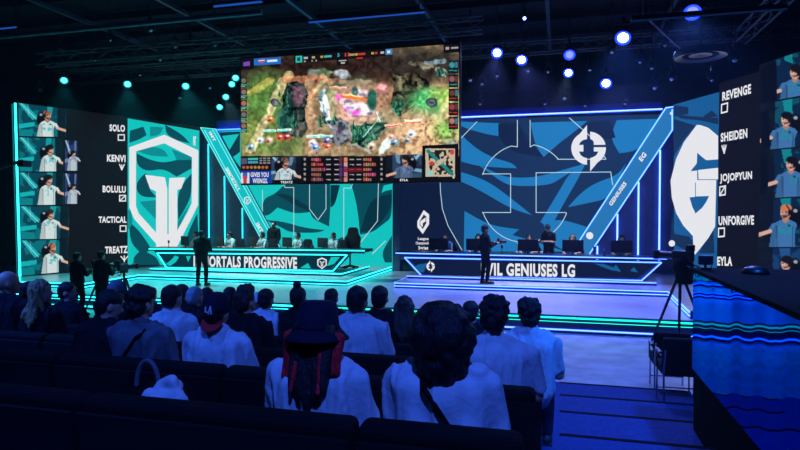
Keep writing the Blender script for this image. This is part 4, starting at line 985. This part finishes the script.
def person(label, loc, rz=0., pose='sit', skin='skin', shirt='white', hair=None, hat=None, yaw=0., pitch=0., sc=1., wd=1., lean=0., strap=False, headset=False, extra=None, group=None, seed=0, trousers='denim', face=False, long_sleeve=False, beard=False):
    rz = R(rz); t = empty('person', loc, rz); tag(t, label, 'person', group); t.scale = (sc,)*3
    dz = 0 if pose in ('sit','desk','phone') else .39
    Lm = Matrix.Translation((0,0,.56+dz)) @ Matrix.Rotation(R(-lean),4,'X') @ Matrix.Translation((0,0,-.56-dz))
    def U(x,y,z): return Lm @ Vector((x,y,z+dz))             # upper-body point, leaned about the hips
    NK = U(0,.0,1.075); HM = Matrix.Translation(NK) @ Matrix.Rotation(R(yaw),4,'Z') @ Matrix.Rotation(R(-lean*.6-pitch),4,'X')
    def H(x,y,z): return HM @ Vector((x,y,z))
    Hr = HM.to_3x3(); Lr = Lm.to_3x3()
    P = {}
    for s in (-1,1):
        sh = U(s*.185*wd,-.01,.965)
        if pose in ('sit',): el, wr = U(s*.235*wd,.05,.70), Vector((s*.13,.30,.63))
        elif pose == 'phone': el, wr = U(s*.22,.10,.74), U(s*.05,.24,.98)
        elif pose == 'desk': el, wr = U(s*.26,.12,.74), Vector((s*.2,.40,.74))
        elif pose == 'camera': el, wr = U(s*.25,.08,.72), U(s*.10,.32,.80)
        elif pose == 'cross': el, wr = U(s*.25,.06,.71), U(-s*.08,.20,.76)
        else: el, wr = U(s*.255,-.02,.69), U(s*.24,.09,.45)
        if dz == 0: hp, kn, an, toe = Vector((s*.09,.03,.55)), Vector((s*.13,.44,.53)), Vector((s*.13,.42,.09)), Vector((s*.14,.58,.035))
        else:
            f = .03*s if pose != 'stand' else -.04*s
            hp, kn, an, toe = Vector((s*.09,0,.93)), Vector((s*.11,.03+f,.5)), Vector((s*.12,-.01+f,.09)), Vector((s*.15,.16+f,.035))
        P[s] = (sh,el,wr,hp,kn,an,toe)
    def torso(b, g, low=True):
        w_ = g*1.0
        ell(b, (0,0,.56+dz), (.165*wd+g,.125+g,.12+g)); ell(b, U(0,.01,.72), (.148*wd+g,.112+g,.17+g), Lr); ell(b, U(0,0,.89), (.162*wd+g,.112+g,.16+g), Lr)
        cap(b, U(-.15*wd,-.01,.965), U(.15*wd,-.01,.965), .062+g, .062+g)
        if g:                                                   # the cloth hangs straight from the shoulder blades
            for s in (-1,0,1): cap(b, U(s*.105*wd,-.03,.93), U(s*.098*wd,-.012,.60), .098, .112)
        for s in (-1,1): cap(b, U(s*.13*wd,-.015,.985), U(0,-.015,1.05), .05+g, .05+g*.6)
    b = NB(); torso(b, 0)
    cap(b, U(0,-.015,1.0), H(0,.0,.06), .055, .053)
    ell(b, H(0,-.003,.125), (.076,.096,.1), Hr, 24); ell(b, H(0,.03,.068), (.058,.066,.066), Hr); cap(b, H(0,.088,.118), H(0,.106,.092), .009, .015, 8)
    ell(b, H(0,.078,.055), (.028,.018,.02), Hr); ell(b, H(0,.078,.018), (.026,.02,.018), Hr)
    for s in (-1,1): ell(b, H(s*.078,-.004,.095), (.011,.024,.034), Hr, 12)
    for s in (-1,1):
        sh,el,wr,hp,kn,an,toe = P[s]
        cap(b, sh, el, .05, .04); cap(b, el, wr, .04, .027); cap(b, hp, kn, .088, .062); cap(b, kn, an, .058, .038); cap(b, an-Vector((0,.02,.04)), toe, .042, .032)
    eyes = [H(s*.032,.092,.118) for s in (-1,1)]; mouth = H(0,.1,.045); hd = Hr @ Vector((0,1,0))
    def facepost(v):
        for e in eyes:
            d2 = (v.co-e).length_squared
            if d2 < .003: v.co -= hd*.011*math.exp(-d2/.0003)
        q = Hr.transposed() @ (v.co-mouth)
        if abs(q.x) < .035 and abs(q.z) < .012 and abs(q.y) < .04: v.co -= hd*.006*math.exp(-(q.z/.004)**2)
    me = remeshed(b, .0135 if not face else .011, 2, post=facepost)
    b = NB(); b.from_mesh(me); bpy.data.meshes.remove(me)
    for s in (-1,1):                                          # five-fingered hands carry on from the wrists
        el, wr = P[s][1], P[s][2]; d = (wr-el).normalized(); up = Vector((0,0,1))
        if abs(d.z) > .9: up = Vector((s,0,0))
        x = d.cross(up).normalized(); z = x.cross(d).normalized()
        Mh = Matrix.Translation(wr) @ Matrix((x,d,z)).transposed().to_4x4() @ Matrix.Diagonal((-s,1,1,1))
        n0 = len(b.verts); b.from_mesh(HANDS[pose in ('camera','phone','desk')]); b.verts.ensure_lookup_table()
        bmesh.ops.transform(b, matrix=Mh, verts=b.verts[n0:])
    obj('body', b, M[skin], t, True)
    # clothes
    b = NB(); torso(b, .02)
    for s in (-1,1):
        sh,el,wr = P[s][:3]; cap(b, sh, el if long_sleeve else sh.lerp(el,.78), .066, .056)
        if long_sleeve: cap(b, el, el.lerp(wr,.92), .056, .038)
    ck = U(0,-.008,1.035); cap(b, U(0,-.01,1.0), ck, .068, .06)
    me = remeshed(b, .0125, 2, .02, (12,8,2.6), seed*3.1, fold=True)
    link_mesh('shirt', me, M[shirt], t, True)
    b = NB(); ell(b, (0,0,.54+dz), (.172*wd,.135,.115))
    for s in (-1,1): hp,kn,an = P[s][3:6]; cap(b, hp, kn, .098, .074); cap(b, kn, an+Vector((0,0,.02)), .072, .055)
    link_mesh('trousers', remeshed(b, .018, 1, .008, (8,8,8), seed), M[trousers], t, True)
    for s in (-1,1):
        an, toe = P[s][5:7]; b = NB(); cap(b, Vector((an.x,an.y-.03,.045)), toe, .047, .04, 10); box(b, Vector(((an.x+toe.x)/2,(an.y+toe.y)/2-.01,.012)), (.085,.27,.02), bev=.006)
        obj('shoe', b, M['shoe'], t, True)
    if face:
        b = NB()
        for e in eyes: ell(b, e-hd*.012, (.0125,)*3, seg=12)
        obj('eyes', b, M['eye'], t, True)
        b = NB()
        for e in eyes: ell(b, e-hd*.0025, (.0055,.0055,.0055), seg=10)
        obj('pupils', b, M['hairk'], t, True)
    if hair:
        kind, hm = hair[:2]; amp = .008; fr = (22,22,14); b = NB()
        ell(b, H(0,-.016,.15), (.087,.1,.088), Hr); ell(b, H(0,-.05,.105), (.08,.066,.09), Hr)
        if kind == 'short': amp = .007
        elif kind == 'wavy': ell(b, H(0,-.012,.165), (.094,.104,.09), Hr); amp = .026; fr = (26,26,26)
        elif kind == 'quiff': ell(b, H(0,.02,.21), (.07,.07,.06), Hr); ell(b, H(.01,-.03,.215), (.06,.06,.05), Hr); amp = .016; fr = (30,30,18)
        elif kind == 'bun': ell(b, H(0,-.045,.255), (.045,.045,.045), Hr); cap(b, H(0,-.04,.2), H(0,-.045,.25), .03, .025)
        elif kind == 'bob':
            ell(b, H(0,-.045,.10), (.15,.135,.155), Hr); ell(b, H(0,-.05,.0), (.125,.11,.11), Hr); ell(b, H(.0,-.06,-.06), (.085,.075,.075), Hr); amp = .02; fr = (24,24,20)
        elif kind == 'long':
            for x in (-.07,-.035,0,.035,.07): cap(b, H(x,-.06,.12), U(x*1.1+.01,-.15,.86+abs(x)*1.3), .04, .022)
            for s in (-1,1): cap(b, H(s*.075,-.01,.12), U(s*.095,-.06,.97), .03, .02)
            amp = .014; fr = (40,40,5)
        link_mesh('hair', remeshed(b, .011, 2, amp, fr, seed*1.7), M[hm], t, True)
        if len(hair) > 2:                                      # dyed lengths at the side
            b = NB()
            for s in (-1,1):
                for x in (.085,.11,.125): cap(b, H(s*x,-.05,.085), U(s*(x+.004),-.10,.99+.02*s), .034, .02)
            for x in (-.05,.05): cap(b, H(x,-.10,.06), U(x*1.4,-.17,.93), .018, .014)
            o = link_mesh('dyed_lengths', remeshed(b, .010, 1, .012, (40,40,5), seed), M[hair[2]], t, True); o['label'] = 'bright red dyed lengths of hair'
    if beard:
        b = NB(); ell(b, H(0,.045,.03), (.06,.062,.05), Hr); link_mesh('beard', remeshed(b, .01, 1, .008, (30,30,30)), M['hairb'], t, True)
    if hat:
        kind = hat[0]; h = empty('cap' if kind != 'bucket' else 'bucket_hat', (0,0,0), 0, t)
        h.matrix_parent_inverse = Matrix()
        if kind == 'cap':
            back = hat[3]
            b = NB(); lathe(b, [(0,.11),(.035,.108),(.07,.088),(.093,.045),(.1,0),(.1,-.03),(.094,-.03),(.094,0),(.087,.043),(.06,.083),(0,.104)], 28, HM @ Matrix.Translation((0,-.008,.145)) @ Matrix.Diagonal((.96,1.1,1,1)))
            obj('crown', b, M[hat[1]], h, True)
            b = NB(); s = -1 if back else 1
            prof = [(.088*math.cos(a), .06+.11*math.sin(a)) for a in [math.pi*i/12 for i in range(13)]]
            Mv = HM @ Matrix.Translation((0,s*.045,.122)) @ Matrix.Rotation(R(-s*(52 if back else 12)),4,'X') @ Matrix.Diagonal((1,s,1,1))
            top = [Mv @ Vector((x,y,-.022*(x/.09)**2)) for x, y in prof]; bt = [Mv @ Vector((x,y,-.022*(x/.09)**2-.006)) for x, y in prof]
            tv = [b.verts.new(p) for p in top]; bv = [b.verts.new(p) for p in bt]
            for i in range(12): b.faces.new([tv[i],tv[i+1],bv[i+1],bv[i]])
            for i in range(6):
                j = 12-i
                if i+1 == j-1: fcs = [[tv[i],tv[i+1],tv[j]],[bv[i],bv[i+1],bv[j]]]
                else: fcs = [[tv[i],tv[i+1],tv[j-1],tv[j]],[bv[i],bv[i+1],bv[j-1],bv[j]]]
                for q in fcs: b.faces.new(q)
            b.faces.new([tv[0],bv[0],bv[12],tv[12]])
            obj('visor', b, M[hat[2]], h)
            if back:
                b = NB(); y = -.118
                tube(b, [HM @ Vector((-.022,y,.165)), HM @ Vector((-.022,y-.006,.125)), HM @ Vector((0,y-.007,.125))], .005, 6)
                tube(b, [HM @ Vector((0,y-.006,.11)), HM @ Vector((.012,y+.006,.165)), HM @ Vector((.026,y-.006,.11))], .005, 6); obj('cap_badge', b, M['white'], h)
        elif kind == 'band':
            pass
        else:
            HB = HM @ Matrix.Translation((0,-.008,.14)) @ Matrix.Rotation(R(-4),4,'X') @ Matrix.Diagonal((1,1.12,1,1))
            b = NB(); lathe(b, [(0,.118),(.07,.115),(.09,.1),(.104,.0),(.11,-.015),(.103,-.013),(.097,0),(.083,.096),(0,.108)], 32, HB); obj('crown', b, M[hat[1]], h, True)
            b = NB(); lathe(b, [(.104,-.008),(.128,-.035),(.152,-.06),(.154,-.066),(.15,-.066),(.125,-.042),(.103,-.014)], 32, HB); obj('brim', b, M[hat[1]], h, True)
    if headset:
        b = NB(); pts = [H(.096*math.cos(a),-.0,.12+.115*math.sin(a)) for a in [math.pi*i/10 for i in range(11)]]; tube(b, pts, .011, 8)
        for s in (-1,1): cone(b, H(s*.08,0,.1), H(s*.115,0,.1), .045, .04, 16)
        tube(b, [H(.1,.01,.09), H(.085,.08,.04), H(.03,.115,.035)], .005, 6); obj('headset', b, M['plastic'], t)
    if strap:
        b = NB(); A_, B2 = (-.10,1.0), (.17,.62)
        pts = []
        for i in range(15):
            f = i/14; x = A_[0]+(B2[0]-A_[0])*f; z = A_[1]+(B2[1]-A_[1])*f
            p = U(x*strap,-.19,z); y0 = -.116-.017+.0*f
            k = max(0,1-(x/(.2*wd))**2)**.5
            pts.append(U(x*strap, -.03-.112*k if z < .97 else -.075, z+.02))
        for p, q in zip(pts, pts[1:]): d = q-p; box(b, (p+q)/2, (d.length*1.1,.012,.03), d.to_track_quat('X','Y').to_matrix())
        obj('bag_strap', b, M['matte'], t)
    if extra: extra(t, U, H, P)
    return t

AUD = 'spectators seated in the audience'
def seat_person(px, k, topy, label, tall=0, **kw):
    v = EDGE(k)-.70+kw.pop('dv',0); u, _, D = ground(px, v); z = .16*k
    ztop = 2.65-(topy-212)*D/F
    hh = 1.315 + {'wavy':.03,'quiff':.05,'bun':.05,'bob':.03}.get((kw.get('hair') or ('',))[0],0) + (.03 if kw.get('hat') else 0)
    sc = max(.9, min(1.14, (ztop-z)/hh)); kw.setdefault('seed', px*.37)
    return person(label, (u,v,z), sc=sc, group=AUD, **kw)
seat_person(7,4,269.5,'bald man in black top at the far left, in front of the video wall edge',skin='skin',shirt='dark',yaw=-35,wd=1.05)
seat_person(40,4,279,'blond long-haired spectator in dark top facing right beside the bald man',shirt='dark',hair=('long','hairy'),yaw=-62,wd=.92)
seat_person(67,3,281.5,'dark-haired spectator in profile facing right, right of the blond one',shirt='dark',hair=('short','hairk'),yaw=-65)
seat_person(95,5,289,'spectator in dark jacket with head bowed to the right, before the dark benches',shirt='dark',hair=('short','hairk'),yaw=-40,pitch=14,long_sleeve=True,lean=10)
seat_person(117,3,279,'spectator in pale cap behind the big-haired man in grey shirt',shirt='dark',hair=('short','hairk'),hat=('cap','grey','grey',False),yaw=-30)
seat_person(140,5,283,'man with thick dark hair and black strap over a grey shirt',shirt='grey',hair=('wavy','hairk'),yaw=-14,strap=-1,wd=1.1)
seat_person(172,4,284,'dark-haired man in plain pale T-shirt left of the backwards cap',shirt='white',hair=('short','hairk'),yaw=-10,wd=1.05)
seat_person(195,3,286,'grey-haired spectator in dark top just left above the backwards cap',shirt='dark',hair=('short','hairg'),yaw=-12)
seat_person(182,2,283.5,'small distant head between the pale T-shirt man and the grey hair',shirt='dark',hair=('short','hairb'))
seat_person(207,2,287,'small dark head right under the standing person on the teal stage',shirt='dark',hair=('short','hairk'))
seat_person(217,5,290,'spectator in navy cap with red visor worn backwards and white T-shirt',shirt='white',hat=('cap','navyc','red',True),hair=('short','hairk'),wd=1.12)
seat_person(230,2,286.5,'small dark-haired head left of the tall quiff',shirt='dark',hair=('short','hairk'))
seat_person(245,4,281.5,'man with tall brushed-up hair and dark jacket',shirt='dark',hair=('quiff','hairb'),long_sleeve=True,yaw=-18,wd=1.08)
seat_person(257.5,2,291,'distant spectator in pale pinkish cap behind the quiff',shirt='dark',hat=('cap','white','white',False))
seat_person(266,3,288,'short dark-haired spectator in pale blue shirt right of the quiff',shirt='white',hair=('short','hairk'))
def phone(t, U, H, P):
    c = (P[1][2]+P[-1][2])/2+Vector((0,.06,.06)); ph = empty('tmp'); bpy.data.objects.remove(ph)
seat_person(298,3,281,'spectator with hair in a bun holding up a glowing phone',pose='phone',shirt='dark',hair=('bun','hairk'),yaw=8,wd=.94)
seat_person(318,6,298,'person in navy bucket hat with red and dark long hair and white shirt',shirt='white',hair=('long','hairk','hairr'),hat=('bucket','navyc'),wd=1.06,seed=4)
seat_person(331.5,2,288,'small dark head directly behind the bucket hat',shirt='dark',hair=('short','hairk'))
seat_person(358,4,285,'dark-haired man in pale grey T-shirt right of the bucket hat',shirt='white',hair=('short','hairk'),wd=1.1,yaw=-6)
def print_back(t, U, H, P):
    Vg, Fg = glyphs('LOCK IN', .02); me = bpy.data.meshes.new('shirt_print'); me.from_pydata([U(-.08+.16*a,-.145,.84+.035*b_) for a, b_ in Vg], [], Fg)
    link_mesh('shirt_print', me, M['white'], t)
seat_person(380,3,285,'dark-haired spectator in black T-shirt right of the grey T-shirt man',shirt='dark',hair=('short','hairk'))
seat_person(405,3,295,'long brown-haired spectator between the grey T-shirt and the bushy hair',shirt='dark',hair=('long','hairb'),wd=.9)
seat_person(444,6,297,'person with big bushy dark hair and strap across a white shirt',shirt='white',hair=('bob','hairk'),strap=1,wd=1.12,seed=9)
seat_person(471,3,300,'dark head partly hidden right behind the bushy hair',shirt='dark',hair=('short','hairk'))
seat_person(495,5,291,'wavy dark-haired man in white T-shirt right of the bushy hair',shirt='white',hair=('wavy','hairk'),wd=1.1)
seat_person(530,4,294.5,'wavy dark-haired spectator in white shirt on the aisle end',shirt='white',hair=('wavy','hairk'),wd=1.0,seed=3)
seat_person(150,2,286,'small dark head seen behind the thick dark hair on the left',shirt='dark',hair=('short','hairk'))
seat_person(28,3,281,'dark-haired spectator between the bald man and the blond one',shirt='dark',hair=('short','hairk'),yaw=-20)
# the phone being held up
v = EDGE(3)-.70; u = ground(298,v)[0]; t = empty('smartphone', (u+.0,v+.31,.48+1.0)); tag(t, 'small lit phone held up by the spectator with a bun', 'phone')
b = NB(); box(b, (0,0,.075), (.078,.009,.15), bev=.004); obj('phone_case', b, M['plastic'], t)
b = NB(); box(b, (0,-.0055,.075), (.068,.001,.138)); obj('display', b, E['phone'], t)
# backpack left on the empty bench
u = ground(160,2.55)[0]; t = empty('backpack', (u,2.58,.96+.46)); tag(t, 'dark backpack with pale crumpled cloth standing on the nearest empty bench', 'bag')
b = NB(); box(b, (0,0,.19), (.26,.2,.38), bev=.07); link_mesh('bag_body', remeshed(b, .012, 3, .014, (9,9,9), 2.), M['matte'], t, True)
b = NB(); tube(b, [(-.08+.065*math.cos(a),-.03,.36+.13*math.sin(a)) for a in [math.pi*i/12 for i in range(13)]], .011); obj('handle', b, M['grey'], t)
b = NB(); ell(b, (.08,-.07,.36), (.075,.06,.075)); ell(b, (.03,-.1,.33), (.07,.03,.035)); ell(b, (.13,-.09,.31), (.035,.03,.08)); link_mesh('crumpled_cloth', remeshed(b, .009, 1, .04, (14,14,14), 5.), M['white'], t, True)

# ------------------------------------------------------------------ people on and around the stage
def at_feet(px, py, z): p = onz(px, py, z); return (p.x, p.y, z)
p = at_feet(202,285.4,.39)
person('person in black standing with back turned on the teal-lit deck before the left desk', p, 8, 'camera', shirt='dark', hair=('short','hairk'), trousers='dark', long_sleeve=True, sc=1.0, wd=1.05)
p = at_feet(485,283.6,.56); p0 = p
person('person in black standing sideways before the right desk holding a camera', p, -62, 'camera', shirt='dark', hair=('wavy','hairk'), trousers='dark', long_sleeve=True, sc=1.0, face=True)
def hand_camera(pos, rz, label):
    t = empty('handheld_camera', pos, rz); tag(t, label, 'camera')
    b = NB(); box(b, (0,0,.0), (.15,.1,.12), bev=.012); obj('camera_body', b, M['plastic'], t)
    b = NB(); cone(b, (0,.04,0), (0,.2,0), .045, .055, 18); obj('lens', b, M['plastic'], t)
    b = NB(); box(b, (0,-.03,.08), (.06,.06,.04), bev=.008); obj('viewfinder', b, M['plastic'], t)
dr = Vector((math.sin(R(62)),math.cos(R(62)),0)); hand_camera(Vector(p0)+dr*.44+Vector((0,0,1.22)), R(-62), 'dark handheld camera held by the person before the right desk')
p = at_feet(202,285.4,.39); dr = Vector((-math.sin(R(8)),math.cos(R(8)),0)); hand_camera(Vector(p)+dr*.44+Vector((0,0,1.22)), R(8), 'dark handheld camera held by the person before the left desk')
u, v, D = ground(273.5,20.3); person('coach in dark clothes standing behind the left desk under the hanging screen', (u,v,.66), 172, 'stand', shirt='dark', hair=('short','hairk'), trousers='dark', long_sleeve=True, sc=.97, wd=1.15, face=True)
u, v, D = ground(549,20.3); person('staff member in black standing behind the right desk looking down', (u,v,.66), 165, 'cross', shirt='dark', hair=('wavy','hairk'), trousers='dark', long_sleeve=False, sc=.94, lean=14, pitch=16, face=True)
for i, (px, k_) in enumerate(((77,0),(101,1))):
    u, v, D = ground(px, 12.6); person(('crew member in dark clothes behind a tripod camera, left of the pair','crew member in dark clothes behind a tripod camera, right of the pair')[i], (u,v,0), -12+8*i, 'camera', shirt='dark', hair=('short','hairk'), trousers='dark', long_sleeve=True, sc=(.96,.99)[i], wd=1.08)
    tripod_cam((u+.12,v+.66,0), R(-12+8*i), ('tripod camera of the left crew member before the left video wall','tripod camera of the right crew member before the left video wall')[i], 1.25, .6, .42)
GL, GR = 'players at the left desk', 'players at the right desk'
for i, px in enumerate((197,231,263.5,299,334.5)):
    u, v, D = ground(px, 19.55); rz = 152
    person(f'player in white jersey with headset at the left desk, {posn[i]} of five', (u,v,.66), rz, 'desk', shirt='teal_j', hair=('short','hairk' if i in (1,2) else 'hairb'), headset=True, face=True, lean=6, group=GL, sc=.98, seed=i)
    gchair((u+.04,v+.06,.66), R(rz), f'dark gaming chair of the {posn[i]} player at the left desk', 'gaming chairs at the left desk')
for i, px in enumerate((446,479,530,573,622)):
    u, v, D = ground(px, 19.6); rz = 168
    person(f'player in blue jersey with headset at the right desk, {posn[i]} of five', (u,v,.66), rz, 'desk', shirt='blue_j', hair=('short','hairy' if i == 3 else 'hairk'), headset=True, face=True, lean=4, group=GR, sc=.98, seed=i+7)
    gchair((u+.02,v+.06,.66), R(rz), f'dark gaming chair of the {posn[i]} player at the right desk', 'gaming chairs at the right desk')
# jib arm reaching in from the left edge
a = onv(-14,172,13.2); c = onv(22,161,13.6); t = empty('camera_jib', (a.x,a.y,0)); tag(t, 'dark camera jib arm reaching in at the far left edge', 'camera')
b = NB(); cone(b, (a.x,a.y,0), a, .08, .05); obj('column', b, M['black'], t); b = NB(); cap(b, a, c, .06, .045); obj('arm', b, M['black'], t)
b = NB(); box(b, c+Vector((.08,0,-.08)), (.22,.3,.18), bev=.02); obj('camera_head', b, M['plastic'], t); rooted(t)

# ------------------------------------------------------------------ air and exposure
wd_ = bpy.data.worlds.new('world'); SC.world = wd_; wd_.use_nodes = True
bg = wd_.node_tree.nodes['Background']; bg.inputs[0].default_value = (.01,.03,.09,1); bg.inputs[1].default_value = .25
vs = wd_.node_tree.nodes.new('ShaderNodeVolumeScatter'); vs.inputs['Color'].default_value = (.6,.8,1,1); vs.inputs['Density'].default_value = .0019; vs.inputs['Anisotropy'].default_value = .5
wd_.node_tree.links.new(vs.outputs[0], wd_.node_tree.nodes['World Output'].inputs['Volume'])
SC.view_settings.view_transform = 'Standard'; SC.view_settings.look = 'None'; SC.view_settings.exposure = 0; SC.view_settings.gamma = 1
SC.view_settings.use_curve_mapping = False
SC.cycles.max_bounces = 6; SC.cycles.sample_clamp_indirect = 4
